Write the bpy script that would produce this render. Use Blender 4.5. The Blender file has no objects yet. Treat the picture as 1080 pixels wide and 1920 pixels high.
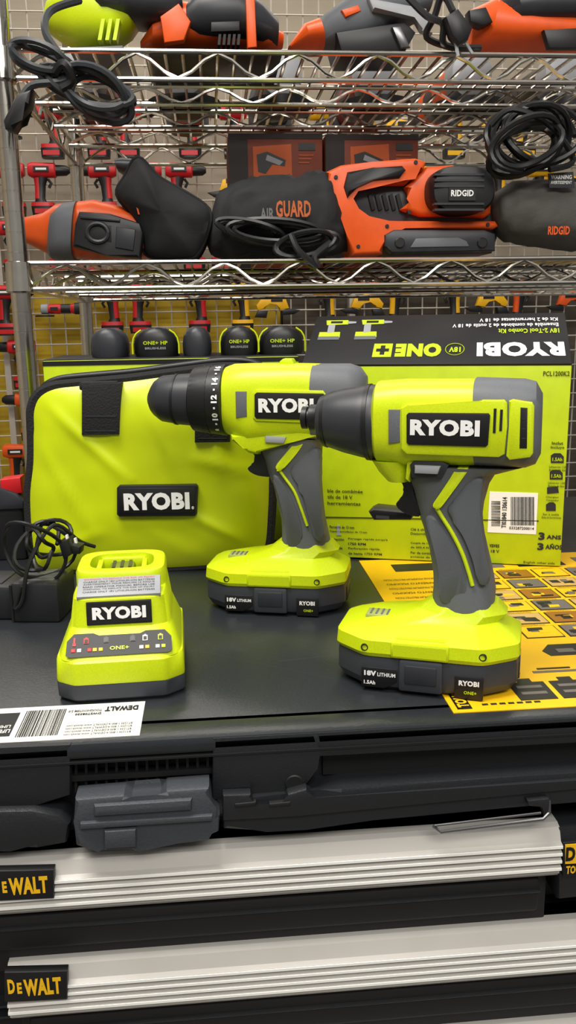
import bpy,bmesh,math,random
from mathutils import Vector,Matrix,noise
random.seed(7)
sc=bpy.context.scene
try: sc.view_settings.view_transform='Standard'
except Exception: pass
F=1600.;PIT=math.atan(360/1600);YAW=math.radians(4.9);ROL=.0155
ZC=1.254;T=1.0
C=Vector((0,0,ZC))
ca,sa,cp,sp=math.cos(YAW),math.sin(YAW),math.cos(PIT),math.sin(PIT)
FW=Vector((sa*cp,ca*cp,-sp));R0=Vector((ca,-sa,0));U0=R0.cross(FW)
RT=R0*math.cos(ROL)-U0*math.sin(ROL);UP=U0*math.cos(ROL)+R0*math.sin(ROL)
def ray(x,y): return FW+RT*((x-540)/F)+UP*((960-y)/F)
def hitY(x,y,Y): d=ray(x,y); return C+d*(Y/d.y)
def hitZ(x,y,Z): d=ray(x,y); return C+d*((Z-ZC)/d.z)
class Fr:
    def __init__(s,o,yaw=0):
        s.M=Matrix.Translation(Vector(o))@Matrix.Rotation(math.radians(yaw),4,'Z'); s.Mi=s.M.inverted()
    def px(s,x,y,off=0):
        c=s.Mi@C; d=s.Mi.to_3x3()@ray(x,y); return c+d*((off-c.y)/d.y)
# ---------- materials
def lin(c): 
    c=c/255.; return c/12.92 if c<=.04045 else ((c+.055)/1.055)**2.4
_m={}
def mat(name,rgb,rough=.5,metal=0.,var=.06,bump=0.,scale=60.,emit=0):
    if name in _m: return _m[name]
    m=bpy.data.materials.new(name); m.use_nodes=True; nt=m.node_tree; b=nt.nodes['Principled BSDF']
    tc=nt.nodes.new('ShaderNodeTexCoord'); n=nt.nodes.new('ShaderNodeTexNoise'); n.inputs['Scale'].default_value=scale; n.inputs['Detail'].default_value=4
    nt.links.new(tc.outputs['Object'],n.inputs['Vector'])
    r=nt.nodes.new('ShaderNodeValToRGB'); c=[lin(v) for v in rgb]
    r.color_ramp.elements[0].position=.3; r.color_ramp.elements[1].position=.7
    r.color_ramp.elements[0].color=[v*(1-var) for v in c]+[1]; r.color_ramp.elements[1].color=[min(1,v*(1+var)) for v in c]+[1]
    nt.links.new(n.outputs['Fac'],r.inputs['Fac']); nt.links.new(r.outputs['Color'],b.inputs['Base Color'])
    b.inputs['Roughness'].default_value=rough; b.inputs['Metallic'].default_value=metal
    if bump:
        bp=nt.nodes.new('ShaderNodeBump'); bp.inputs['Strength'].default_value=bump; bp.inputs['Distance'].default_value=.002
        nt.links.new(n.outputs['Fac'],bp.inputs['Height']); nt.links.new(bp.outputs['Normal'],b.inputs['Normal'])
    _m[name]=m; return m
LIME=mat('lime_plastic',(198,217,12),.38,bump=.04,scale=900)
LIMEB=mat('lime_print',(184,206,14),.42)
LIMEF=mat('lime_fabric',(196,213,12),.34,bump=.2,scale=18)
GREY=mat('grey_rubber',(96,99,105),.55,bump=.08,scale=1200)
GREYD=mat('textured_grey_rubber',(84,87,93),.62,bump=.08,scale=1500)
GREY2=mat('battery_grey',(52,55,61),.5,bump=.08,scale=1200)
DKG=mat('dark_grey_plastic',(44,46,52),.42)
BLK=mat('black_plastic',(20,21,24),.42)
BLKF=mat('black_fabric',(24,24,27),.85,bump=.5,scale=500)
BAGK=mat('dust_bag_fabric',(28,29,32),.8,bump=.7,scale=30)
LBL=mat('label_black',(13,13,16),.5)
WHT=mat('print_white',(238,238,238),.5,var=.01)
LTG=mat('light_grey_plastic',(150,153,158),.45)
RED=mat('red_plastic',(196,20,28),.42)
REDP=mat('print_red',(215,40,35),.5)
YEL=mat('yellow_plastic',(242,182,10),.42)
YELP=mat('print_yellow',(245,190,20),.4,var=.03)
ORG=mat('orange_plastic',(226,86,20),.4)
ORGP=mat('print_orange',(200,92,34),.6)
ORGD=mat('dark_orange_print',(122,50,24),.6)
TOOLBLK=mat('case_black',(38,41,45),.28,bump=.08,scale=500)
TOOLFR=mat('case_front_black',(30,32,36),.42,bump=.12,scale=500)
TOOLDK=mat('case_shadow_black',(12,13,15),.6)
LATCH=mat('latch_grey',(60,64,70),.5,bump=.15,scale=600)
ALU=mat('brushed_aluminium',(200,197,192),.36,metal=.22,var=.04,scale=15)
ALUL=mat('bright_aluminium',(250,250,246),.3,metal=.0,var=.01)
CHR=mat('chrome_wire',(214,209,200),.17,metal=1.)
STEEL=mat('steel',(120,120,122),.3,metal=.9)
BAGG=mat('grey_bag_fabric',(82,80,78),.85,bump=.7,scale=60)
PAPER=mat('white_label_paper',(222,220,215),.5,var=.02)
INK=mat('ink',(35,35,38),.6)
# ---------- geometry builder
PF=Matrix(((1,0,0,0),(0,0,-1,0),(0,1,0,0),(0,0,0,1)))
PXY=Matrix(((1,0,0,0),(0,0,1,0),(0,-1,0,0),(0,0,0,1)))
_tc={}
class G:
    def __init__(s): s.v=[];s.f=[];s.m=[];s.ms=[]
    def add(s,vs,fs,mt,M=None):
        if mt not in s.ms: s.ms.append(mt)
        k=s.ms.index(mt); o=len(s.v)
        for v in vs:
            v=Vector(v); s.v.append(M@v if M is not None else v)
        for f in fs: s.f.append([o+i for i in f]); s.m.append(k)
    def bm(s,bm,mt,M=None):
        bm.verts.index_update()
        s.add([v.co.copy() for v in bm.verts],[[v.index for v in f.verts] for f in bm.faces],mt,M); bm.free()
    def box(s,c,d,mt,bev=0,M=None,seg=2):
        bm=bmesh.new(); bmesh.ops.create_cube(bm,size=1)
        for v in bm.verts: v.co=Vector((v.co.x*d[0]+c[0],v.co.y*d[1]+c[1],v.co.z*d[2]+c[2]))
        if bev: bmesh.ops.bevel(bm,geom=bm.edges[:],offset=min(bev,min(d)*.49),segments=seg,profile=.5,affect='EDGES')
        s.bm(bm,mt,M)
    def bx(s,x0,x1,y0,y1,z0,z1,mt,bev=0,M=None): s.box(((x0+x1)/2,(y0+y1)/2,(z0+z1)/2),(abs(x1-x0),abs(y1-y0),abs(z1-z0)),mt,bev,M)
    def prism(s,pts,y0,y1,mt,bev=0,M=None,seg=2):
        bm=bmesh.new()
        a=[bm.verts.new((p[0],y0,p[1])) for p in pts]; b=[bm.verts.new((p[0],y1,p[1])) for p in pts]
        n=len(pts); bm.faces.new(a); bm.faces.new(b[::-1])
        for i in range(n): bm.faces.new((a[i],b[i],b[(i+1)%n],a[(i+1)%n]))
        if bev:
            es=[e for e in bm.edges if abs(e.verts[0].co.y-e.verts[1].co.y)<1e-7]
            bmesh.ops.bevel(bm,geom=es,offset=bev,segments=seg,profile=.5,affect='EDGES',clamp_overlap=True)
        s.bm(bm,mt,M)
    def loft(s,rings,mt,cap=True,M=None):
        n=len(rings[0]); vs=[p for r in rings for p in r]; fs=[]
        for k in range(len(rings)-1):
            for i in range(n):
                j=(i+1)%n; fs.append((k*n+i,k*n+j,(k+1)*n+j,(k+1)*n+i))
        if cap: fs.append(tuple(range(n))[::-1]); fs.append(tuple((len(rings)-1)*n+i for i in range(n)))
        s.add(vs,fs,mt,M)
    def tube(s,pts,r,mt,n=7,closed=False,M=None):
        pts=[Vector(p) for p in pts]; m=len(pts); rings=[]; nv=None
        for i in range(m):
            if closed: t=pts[(i+1)%m]-pts[i-1]
            else: t=pts[min(i+1,m-1)]-pts[max(i-1,0)]
            if t.length<1e-9: t=Vector((0,0,1))
            t.normalize()
            if nv is None:
                nv=t.orthogonal().normalized()
            nv=(nv-t*nv.dot(t))
            nv=nv.normalized() if nv.length>1e-6 else t.orthogonal().normalized()
            bn=t.cross(nv); rr=r[i] if isinstance(r,(list,tuple)) else r
            rings.append([pts[i]+(nv*math.cos(a)+bn*math.sin(a))*rr for a in [2*math.pi*k/n for k in range(n)]])
        if closed: rings.append(rings[0])
        s.loft(rings,mt,cap=not closed,M=M)
    def text(s,t,w,h,mt,M,bold=.02):
        key=(t,bold)
        if key not in _tc:
            cu=bpy.data.curves.new('t','FONT'); cu.body=t; cu.size=1; cu.offset=bold; cu.resolution_u=3 if bold>.04 else 2; cu.space_character=1+bold*1.6
            ob=bpy.data.objects.new('t',cu); sc.collection.objects.link(ob)
            bpy.context.view_layer.update()
            me=bpy.data.meshes.new_from_object(ob.evaluated_get(bpy.context.evaluated_depsgraph_get()))
            vs=[v.co.copy() for v in me.vertices]; fs=[list(p.vertices) for p in me.polygons]
            bpy.data.objects.remove(ob); bpy.data.meshes.remove(me)
            _tc[key]=(vs,fs)
        vs,fs=_tc[key]
        if not vs: return
        x0=min(v.x for v in vs);x1=max(v.x for v in vs);y0=min(v.y for v in vs);y1=max(v.y for v in vs)
        sx=w/(x1-x0); sy=h/(y1-y0) if h else sx
        s.add([((v.x-(x0+x1)/2)*sx,(v.y-(y0+y1)/2)*sy,0) for v in vs],fs,mt,M)
def sring(A,B,w,n,N=28,rib=0):
    c=(A+B)/2;u=(A-B)/2;out=[]
    for k in range(N):
        a=2*math.pi*k/N; ca_,sa_=math.cos(a),math.sin(a); q=1-(rib if k%2 else 0)
        out.append(c+u*(math.copysign(abs(ca_)**(2/n),ca_)*q)+w*(math.copysign(abs(sa_)**(2/n),sa_)*q))
    return out
def lp(g,fr,pairs,mt,off=0,N=32,rib=0,cap=True,nz=0):
    rings=[]
    for p in pairs:
        x1,y1,x2,y2,hw=p[:5]; n=p[5] if len(p)>5 else 2
        A=fr.px(x1,y1,off);B=fr.px(x2,y2,off)
        if hw is None: hw=(A-B).length/2
        rings.append(sring(A,B,Vector((0,hw,0)),n,N,rib))
    if nz:
        rr=[]
        for k in range(len(rings)-1):
            for q in range(4):
                t=q/4; rr.append([a.lerp(b,t) for a,b in zip(rings[k],rings[k+1])])
        rr.append(rings[-1]); cen=[sum(r,Vector())/len(r) for r in rr]
        rings=[[p+(p-c)*(nz*(abs(noise.noise(p*38))*2-.35+.6*noise.noise(p*90))) for p in r] for r,c in zip(rr,cen)]
    g.loft(rings,mt,cap)
def pp(g,fr,pts,o0,o1,mt,bev=0,seg=2,sm=False):
    if sm: pts=[(v.x,v.y) for v in cat([Vector((x,y,0)) for x,y in pts],4,True)]
    q=[fr.px(x,y,o0) for x,y in pts]; g.prism([(p.x,p.z) for p in q],o0,o1,mt,bev,seg=seg)
def tx(g,fr,t,x0,y0,x1,y1,off,mt,bold=.02,rot=0):
    a=fr.px(x0,y0,off);b=fr.px(x1,y1,off);c=(a+b)/2;w=abs(b.x-a.x);h=abs(a.z-b.z)
    if rot in(90,-90): w,h=h,w
    g.text(t,w,h,mt,Matrix.Translation(c)@PF@Matrix.Rotation(math.radians(rot),4,'Z'),bold)
def disc(g,fr,x,y,o0,o1,r,mt,n=20):
    c=fr.px(x,y,o0); g.loft([[Vector((c.x+q*math.cos(k),o,c.z+q*math.sin(k))) for k in [i*2*math.pi/n for i in range(n)]] for o,q in [(o1,r),(o0+r*.1,r),(o0,r*.88)]],mt)
def cring(cx,cy,z,lx,ly,ch,chx=None):
    a,b=lx/2,ly/2; cc=[(a,-b+ch),(a,b-ch),(a-ch*1.3,b),(-a+ch*1.3,b),(-a,b-ch),(-a,-b+ch),(-a+ch*1.3,-b),(a-ch*1.3,-b)]
    out=[];n=8
    for i in range(n):
        p=Vector(cc[i]);pr=Vector(cc[i-1]);nx=Vector(cc[(i+1)%n]); d=min((p-pr).length,(nx-p).length)*.16
        u=p+(pr-p).normalized()*d; w=p+(nx-p).normalized()*d
        out+=[u,(u+w)/2*.35+p*.65-(p-(u+w)/2)*.15,w]
    return [Vector((cx+q.x,cy+q.y,z)) for q in out]
def cat(pts,k=6,closed=False):
    pts=[Vector(p) for p in pts];n=len(pts);o=[]
    R=range(n) if closed else range(n-1)
    for i in R:
        g_=lambda j: pts[j%n] if closed else pts[max(0,min(n-1,j))]
        a,b,c,d=g_(i-1),g_(i),g_(i+1),g_(i+2)
        for q in range(k):
            t=q/k; o.append(.5*((2*b)+(c-a)*t+(2*a-5*b+4*c-d)*t*t+(3*b-a-3*c+d)*t**3))
    if not closed:o.append(pts[-1])
    return o
def make(name,g,parent=None,M=None,label=None,category=None,group=None,kind=None,ang=38,flat=False,src=None):
    if src is not None:
        X=parent.matrix_world.inverted()@src.M; g.v=[X@v for v in g.v]
    me=bpy.data.meshes.new(name); me.from_pydata([tuple(v) for v in g.v],[],g.f)
    for m in g.ms: me.materials.append(m)
    me.polygons.foreach_set('material_index',g.m)
    bm=bmesh.new();bm.from_mesh(me);bmesh.ops.recalc_face_normals(bm,faces=bm.faces[:])
    for f in bm.faces:f.smooth=not flat
    A=math.radians(ang)
    for e in bm.edges:
        if len(e.link_faces)==2:
            if e.calc_face_angle(0)>A: e.smooth=False
    bm.to_mesh(me);bm.free()
    ob=bpy.data.objects.new(name,me); sc.collection.objects.link(ob)
    if M is not None: ob.matrix_world=M
    if parent is not None: ob.parent=parent
    tag(ob,label,category,group,kind); return ob
def tag(ob,label=None,category=None,group=None,kind=None):
    if label: ob['label']=label
    if category: ob['category']=category
    if group: ob['group']=group
    if kind: ob['kind']=kind
def root(name,fr,label,category,group=None):
    e=bpy.data.objects.new(name,None); e.empty_display_size=.02; sc.collection.objects.link(e); e.matrix_world=fr.M; tag(e,label,category,group); bpy.context.view_layer.update(); return e
# ================= setting
WP=mat('wall_paint',(176,166,150),.9,scale=3)
g=G(); g.bx(-2.6,3.2,3.2,3.3,0,3.2,WP); make('wall_back',g,kind='structure',label='cream painted shop wall')
g=G(); g.bx(-2.7,-2.6,-1.5,3.3,0,3.2,WP); make('wall_left',g,kind='structure',label='cream painted shop wall')
g=G(); g.bx(-2.7,3.3,-1.5,3.3,-.1,0,mat('floor_concrete',(120,116,110),.7,bump=.2,scale=8)); make('floor',g,kind='structure',label='grey concrete floor')
g=G(); g.bx(-1.6,.25,3.12,3.185,.0,1.36,mat('yellow_board',(200,168,35),.7,var=.25,scale=6)); make('display_board',g,label='yellow display board standing against the shop wall',category='board')
g=G(); g.bx(.26,2.4,3.12,3.185,.0,1.36,mat('grey_board',(84,77,66),.7,var=.3,scale=6)); make('display_board',g,label='grey display board standing against the shop wall',category='board')
g=G()
WG=mat('white_wire',(196,190,180),.4,metal=.2)
x=-1.9
while x<2.6: g.tube([(x,3.06,.0),(x,3.06,2.5)],.0026,WG,n=5); x+=.052
z=.3
while z<2.5: g.tube([(-1.9,3.056,z),(2.6,3.056,z)],.0026,WG,n=5); z+=.052
for x in(-1.9,-.7,.5,1.7): g.bx(x-.01,x+.01,3.05,3.11,.0,2.5,WG)
make('grid_panel',g,label='white wire grid display panel holding power tools',category='grid panel')
# wall tools
HK=.072
def mkdrill(body):
    g=G()
    V=Vector
    def L(prs,m,n=3):
        g.loft([sring(V((a[0],0,a[1])),V((b[0],0,b[1])),V((0,w,0)),n,14) for a,b,w in prs],m)
    L([((-.045,.10),(-.045,.055),.022),((-.04,.107),(-.04,.05),.027),((.05,.11),(.05,.05),.028),((.065,.103),(.065,.058),.024)],body)
    L([((-.10,.088),(-.10,.068),.01),((-.085,.098),(-.085,.058),.02),((-.045,.1),(-.045,.056),.022)],BLK,2)
    L([((-.012,.055),(.045,.055),.018),((.0,.02),(.042,.02),.016),((.005,-.03),(.045,-.03),.016),((-.005,-.05),(.05,-.05),.02)],BLK,2.5)
    L([((.014,.05),(.046,.05),.0185),((.016,.02),(.043,.02),.0167),((.018,-.03),(.046,-.03),.0167)],body,2.5)
    L([((-.03,-.045),(.06,-.045),.03),((-.03,-.06),(.062,-.06),.032)],body,4)
    L([((-.032,-.06),(.062,-.06),.033),((-.03,-.095),(.058,-.095),.033)],BLK,4)
    g.bx(-.02,.04,-.0345,.0,.07,.09,LBL); g.bx(-.012,.03,-.0350,.0,.076,.084,WHT)
    g.bx(-.02,.045,-.0340,.0,-.088,-.07,body)
    g.tube([(-.01,0,.045),(-.022,0,.03),(-.012,0,.012)],.006,BLK)
    g.tube([(0,0,.08),(0,HK/.8,.08)],.004,STEEL)
    return g
def mkgrinder(body,hook=True):
    g=G();V=Vector
    def L(prs,m,n=2.5): g.loft([sring(V((x,0,z+r)),V((x,0,z-r)),V((0,r,0)),n,14) for x,z,r in prs],m)
    L([(-.09,0,.02),(-.085,0,.028),(-.05,0,.03),(-.045,0,.026)],LTG)
    L([(-.045,0,.026),(.02,0,.03),(.03,0,.025),(.09,0,.026),(.1,0,.03),(.11,0,.03)],body)
    L([(.03,0,.027),(.085,0,.0275)],BLK); L([(.11,0,.034),(.16,0,.034)],BLK,4)
    g.bx(-.03,.015,-.031,0,-.01,.01,LBL)
    g.loft([[V((-.068+.055*math.cos(a),.055*math.sin(a)*.9,z)) for a in [k*math.pi/10 for k in range(20)]] for z in(-.035,-.045)],BLK)
    if hook: g.tube([(0,0,0),(0,HK/.7,0)],.004,STEEL)
    return g
def mksaw(body):
    g=G()
    g.prism([(-.09,-.02),(-.07,.04),(.0,.06),(.07,.05),(.11,.0),(.1,-.03),(.06,-.02),(.03,.02),(-.02,.01),(-.03,-.03)],-.025,.025,body,.008)
    g.prism([(.04,-.03),(.1,-.03),(.12,-.07),(.05,-.075)],-.03,.03,BLK,.006)
    g.prism([(-.16,-.03),(-.09,-.02),(-.05,-.03),(-.05,-.06),(-.12,-.055)],-.018,.018,BLK,.005)
    g.bx(-.05,.02,-.027,-.02,.02,.045,LBL)
    g.tube([(0,0,.03),(0,HK/.62,.03)],.004,STEEL)
    return g
WT={}
def inst(kind,col,Mw,label,catg,grp,name=None):
    key=(kind,col.name)
    nm=name or {'d':'cordless_drill','g':'angle_grinder','s':'cordless_saw'}[kind[0]]
    if key not in WT:
        ob=make(nm,{'d':mkdrill,'g':mkgrinder,'s':mksaw,'gn':lambda c:mkgrinder(c,False)}[kind](col)); WT[key]=ob
    else:
        ob=WT[key].copy(); ob.name=nm; sc.collection.objects.link(ob)
    ob.matrix_world=Mw; tag(ob,label,catg,grp)
DSC={RED.name:'red',YEL.name:'yellow',ORG.name:'orange'}
def walltool(kind,col,X,Z,fl):
    s={'d':.80,'s':.56,'g':.56}[kind]; c=DSC[col.name]
    # centre the tool's own extent on (X,Z)
    cx={'d':-.018,'s':-.02,'g':.018}[kind]*s*fl; czz={'d':.007,'s':-.008,'g':-.005}[kind]*s
    inst(kind,col,Matrix.Translation((X-cx,2.982,Z-czz))@Matrix.Diagonal((fl*s,s,s,1)),c+' and black '+{'d':'cordless drill','s':'cordless saw','g':'angle grinder'}[kind]+' hanging on wire grid','power tool',c+' power tools on the wall')
px_=.146;pz_=.176
rowz=[hitY(300,y,2.98).z for y in (246,340)]
z3=hitY(300,578,2.98).z
rows=[(rowz[0],0),(rowz[0]-pz_,1),(rowz[0]-2*pz_,0),(z3,1),(z3-pz_,0),(z3-2*pz_,1),(z3-3*pz_,0)]
xl0=hitY(6,400,2.98).x; xmid=hitY(432,400,2.98).x; xr0=hitY(1075,400,2.98).x
for r,(z,o) in enumerate(rows):
    X=xl0+(px_*.5 if o else 0)*0+.01*(r%2); i=0
    while X<xr0:
        pxl=(X<xmid)
        hidden=(r in(4,5,6) and not (X<hitY(90,700,2.98).x)) and not(r==4 and X<xmid and False)
        if not hidden and not (r==2 and not pxl):
            if pxl:
                col=ORG if r==6 or (r==5 and i==0) else RED
                k='d' if (i*5+r*3)%7 else 'g'
            else:
                col=YEL if not (r==3 and X>hitY(960,540,2.98).x) else ORG
                k=('d','s','d','d','s')[(i+r)%5]
            walltool(k,col,X,z,1 if (i*7+r*5)%3 else -1)
        X+=px_; i+=1
# ================= wire shelving
YF,YB=1.2,1.81
XL=hitY(36,520,YF).x; XR=XL+1.22
Z1=hitY(540,489,YF).z; Z2=hitY(540,99,YF).z
shf=Fr((XL,YF,0)); sh=root('wire_shelving_unit',shf,'chrome wire shelving unit loaded with corded power tools','shelving')
inv=shf.Mi
for X in(XL,XR):
    for Y in(YF,YB):
        g=G()
        g.loft([[Vector((X+r*math.cos(a),Y+r*math.sin(a),z)) for a in [k*math.pi/10 for k in range(20)]] for z,r in [(0,.015),(.03,.015),(.031,.0127),(2.1,.0127)]],CHR)
        z=.1
        while z<2.05:
            g.loft([[Vector((X+r*math.cos(a),Y+r*math.sin(a),zz)) for a in [k*math.pi/8 for k in range(16)]] for zz,r in [(z,.0129),(z+.0008,.0121),(z+.0016,.0129)]],STEEL,cap=False); z+=.0254
        for zz in(Z1,Z2):
            g.loft([[Vector((X+r*math.cos(a),Y+r*math.sin(a),q)) for a in [k*math.pi/10 for k in range(20)]] for q,r in [(zz-.038,.0165),(zz-.036,.018),(zz+.001,.0165),(zz+.002,.014)]],CHR)
        g.v=[inv@v for v in g.v]; make('post',g,parent=sh)
for zz in(Z1,Z2,.35):
    g=G()
    def truss(a,b,zt,h=.033,r=.0034,step=.05):
        a=Vector(a);b=Vector(b);L=(b-a).length;d=(b-a)/L;n=max(2,int(L/step))
        g.tube([a+Vector((0,0,zt)),b+Vector((0,0,zt))],r,CHR,n=8); g.tube([a+Vector((0,0,zt-h)),b+Vector((0,0,zt-h))],r,CHR,n=8)
        pts=[a+d*(L*i/n)+Vector((0,0,zt-(.002 if i%2 else h-.002))) for i in range(n+1)]
        g.tube(cat(pts,3),.0024,CHR,n=6)
    x0,x1=XL+.012,XR-.012
    truss((x0,YF,0),(x1,YF,0),zz); truss((x0,YB,0),(x1,YB,0),zz)
    truss((XL,YF+.01,0),(XL,YB-.01,0),zz); truss((XR,YF+.01,0),(XR,YB-.01,0),zz)
    for q in(.15,.3,.45): truss((x0,YF+q,0),(x1,YF+q,0),zz-.004,h=.024)
    x=x0+.012
    while x<x1:
        g.tube([(x,YF,zz-.001),(x,YB,zz-.001)],.0024,CHR,n=6); x+=.0225
    g.v=[inv@v for v in g.v]; make('wire_shelf',g,parent=sh)
ZS1=Z1+.0036;ZS2=Z2+.0036
def sfr(px,Y,Z,yaw=0):
    p=hitY(px,480,Y); return Fr((p.x,p.y,Z),yaw)
CORD=mat('black_rubber_cord',(24,25,28),.4)
CORD2=mat('grey_rubber_cord',(46,49,54),.45)
def coil(g,fr,cx,cy,rx,ry,turns,r,off,mt,tilt=0,jit=.12,dep=.01):
    pts=[];c0=fr.px(cx,cy,off);ex=fr.px(cx+rx,cy,off).x-c0.x;ez=fr.px(cx,cy-ry,off).z-c0.z
    for i in range(turns*14+1):
        k=i*2*math.pi/14; q=1+jit*math.sin(k*.37+cx)+jit*.5*math.sin(k*1.7)
        x=ex*q*math.cos(k);z=ez*q*math.sin(k);t=math.radians(tilt)
        pts.append(Vector((c0.x+x*math.cos(t)-z*math.sin(t),off+dep*math.sin(k*.61)+dep*.4*math.sin(k*2.3),c0.z+x*math.sin(t)+z*math.cos(t))))
    g.tube(cat(pts,2),r,mt,n=6)
# belt sander
fr=sfr(790,1.30,ZS1); r_=root('belt_sander',fr,'orange and black belt sander with black dust bag','belt sander'); BS=r_
g=G()
pp(g,fr,[(640,330),(700,316),(790,312),(850,330),(915,370),(922,410),(935,425),(935,445),(925,474),(735,478),(715,455),(712,430),(690,410),(655,390)],-.03,.05,DKG,.008)
make('body',g,parent=r_)
g=G()
pp(g,fr,[(612,322),(640,309),(700,303),(780,296),(800,303),(795,318),(775,330),(762,345),(700,345),(668,352),(655,372),(668,396),(690,412),(730,414),(930,414),(936,424),(925,430),(760,428),(730,432),(716,446),(718,476),(662,478),(650,440),(630,385),(622,345)],-.05,.03,ORG,.005,3)
pp(g,fr,[(760,350),(800,312),(850,308),(905,326),(925,350),(922,400),(910,408),(790,405),(752,392),(775,375)],-.045,.03,ORG,.007,3)
for x,y in [(630,332),(672,462),(726,424),(915,421),(780,304),(768,398)]: disc(g,fr,x,y,-.0515,-.04,.0028,BLK,12)
make('shell',g,parent=r_,label='orange plastic shell')
g=G(); pp(g,fr,[(652,322),(700,314),(755,310),(762,318),(750,334),(700,337),(668,345),(652,372),(645,350)],-.054,.02,BLK,.004); make('grip',g,parent=r_)
g=G()
for k in range(5): pp(g,fr,[(690+k*13,366),(697+k*13,362),(704+k*13,392),(697+k*13,395)],-.034,-.025,TOOLDK,.001)
make('vent_slots',g,parent=r_)
g=G()
a=fr.px(800,357,-.06);b=fr.px(925,357,-.06);t_=fr.px(862,312,-.06);u_=fr.px(862,404,-.06)
rings=[]
for q,s in [(-.03,1),(-.07,.98),(-.08,.88),(-.082,.6),(-.0825,.05)]:
    rings.append([Vector(((a.x+b.x)/2+(b.x-a.x)/2*s*math.copysign(abs(math.cos(k))**.75,math.cos(k)),q,(t_.z+u_.z)/2+(t_.z-u_.z)/2*s*math.copysign(abs(math.sin(k))**.75,math.sin(k)))) for k in [i*math.pi/18 for i in range(36)]])
g.loft(rings,BLK)
for i in range(7):
    y=325+i*11
    if abs(y-362)>14: pp(g,fr,[(815,y),(908,y),(908,y+4),(815,y+4)],-.0835,-.07,DKG)
pp(g,fr,[(842,352),(892,352),(892,376),(842,376)],-.0845,-.07,LBL); tx(g,fr,'RIDGID',846,356,888,368,-.0848,WHT,.03)
make('motor_cover',g,parent=r_)
g=G(); pp(g,fr,[(722,440),(740,430),(910,430),(930,438),(930,470),(735,474),(722,462)],-.056,-.03,DKG,.005)
pp(g,fr,[(780,447),(860,445),(875,452),(880,462),(770,464)],-.0575,-.05,GREY,.001)
for x in (750,905): disc(g,fr,x,455,-.0595,-.05,.007,BLK)
make('belt_housing',g,parent=r_)
g=G()
lp(g,fr,[(392,420,388,460,.02,2),(405,370,396,478,.045,2.4),(440,344,430,484,.055,2.6),(500,336,500,484,.058,2.6),(560,332,565,482,.058,2.6),(610,322,625,480,.05,2.6),(628,345,655,470,.03,2.4)],BAGK,off=-.01,N=44,nz=.12)
tx(g,fr,'AIR',488,390,514,412,-.078,mat('print_dim_grey',(105,105,105),.7),.02); tx(g,fr,'GUARD',517,376,583,407,-.079,mat('print_dim_orange',(186,92,40),.7),.03); tx(g,fr,'Technology',490,412,570,423,-.079,mat('print_dim_grey',(105,105,105),.7),.01)
make('dust_bag',g,parent=r_,label='black fabric dust bag with orange lettering',ang=70)
f2=Fr((hitY(530,480,1.21).x,1.21,ZS1)); g=G()
coil(g,f2,520,436,85,20,4,.0035,.008,CORD,tilt=-4,dep=.010); coil(g,f2,575,458,55,22,3,.0035,.0,CORD,tilt=10)
coil(g,f2,470,432,60,14,2,.0035,.012,CORD,tilt=-12)
g.tube(cat([f2.px(545,440,-.012),f2.px(560,470,-.02),f2.px(595,498,-.02),f2.px(590,480,-.02),f2.px(620,455,-.01)]),.0045,CORD)
make('cord',g,parent=BS,src=f2,label='coiled black rubber power cord')
# orange sander left
fr=sfr(160,1.30,ZS1); r_=root('orbital_sander',fr,'orange and grey sander lying on its side on wire shelf','sander')
g=G()
lp(g,fr,[(42,412,44,452,.014,2.6),(48,408,50,456,.02,2.6),(84,400,86,474,.035,2.6),(110,384,108,484,.045,2.8),(180,377,180,487,.056,3),(262,398,262,486,.056,3),(292,430,292,484,.04,2.6)],ORG,N=40)
make('body',g,parent=r_,label='orange plastic body')
g=G(); lp(g,fr,[(92,440,96,484,.03,2.5),(104,398,102,488,.05,2.8),(124,384,122,489,.06,3),(150,380,143,489,.062,3)],GREY); make('front_guard',g,parent=r_)
g=G(); pp(g,fr,[(148,396),(205,400),(262,418),(268,436),(262,484),(200,478),(136,462),(140,420)],-.078,-.04,BLK,.004)
make('handle_frame',g,parent=r_,label='black rectangular frame')
g=G(); pp(g,fr,[(160,416),(210,422),(210,456),(156,448)],-.0785,-.07,TOOLDK,.002)
c=fr.px(183,436,-.08); g.tube([(c.x+.014*math.cos(k),-.080,c.z+.012*math.sin(k)) for k in [i*math.pi/10 for i in range(20)]],.003,DKG,closed=True)
pp(g,fr,[(150,403),(225,411),(225,416),(150,409)],-.081,-.075,DKG,.001); pp(g,fr,[(218,425),(254,430),(250,470),(216,464)],-.081,-.075,DKG,.002)
make('dust_port',g,parent=r_)
g=G()
BG=[(262,303),(300,338),(345,365),(392,398),(390,440),(372,478),(350,487),(282,484),(270,455),(252,412),(224,372),(236,340)]
bq=cat([Vector((q.x,0,q.z)) for q in [fr.px(x,y,-.01) for x,y in BG]],4,True); bc=sum(bq,Vector())/len(bq)
def bagring(s,y): return [Vector((bc.x+(v.x-bc.x)*s,y+.009*noise.noise(Vector((v.x*30*s,v.z*30*s,2))),bc.z+(v.z-bc.z)*s)) for v in bq]
g.loft([bagring(.9,.05),bagring(.97,.045),bagring(1,.03),bagring(1,-.04),bagring(.97,-.052),bagring(.85,-.06),bagring(.6,-.066),bagring(.3,-.07),bagring(.03,-.07)],BAGK)
g.tube(bagring(1.0,-.045),.0025,BLKF,closed=True); g.tube(bagring(1.0,.035),.0025,BLKF,closed=True)
pp(g,fr,[(250,368),(253,368),(262,402),(259,402)],-.067,-.05,ORG)
make('dust_bag',g,parent=r_,label='black fabric dust bag',ang=60)
g=G(); lp(g,fr,[(215,300,222,322,.02,2.2),(228,296,240,330,.022,2.2),(262,300,268,322,.02,2.2),(272,306,275,318,.012,2.2)],DKG,off=.07); make('bag_neck',g,parent=r_)
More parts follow.
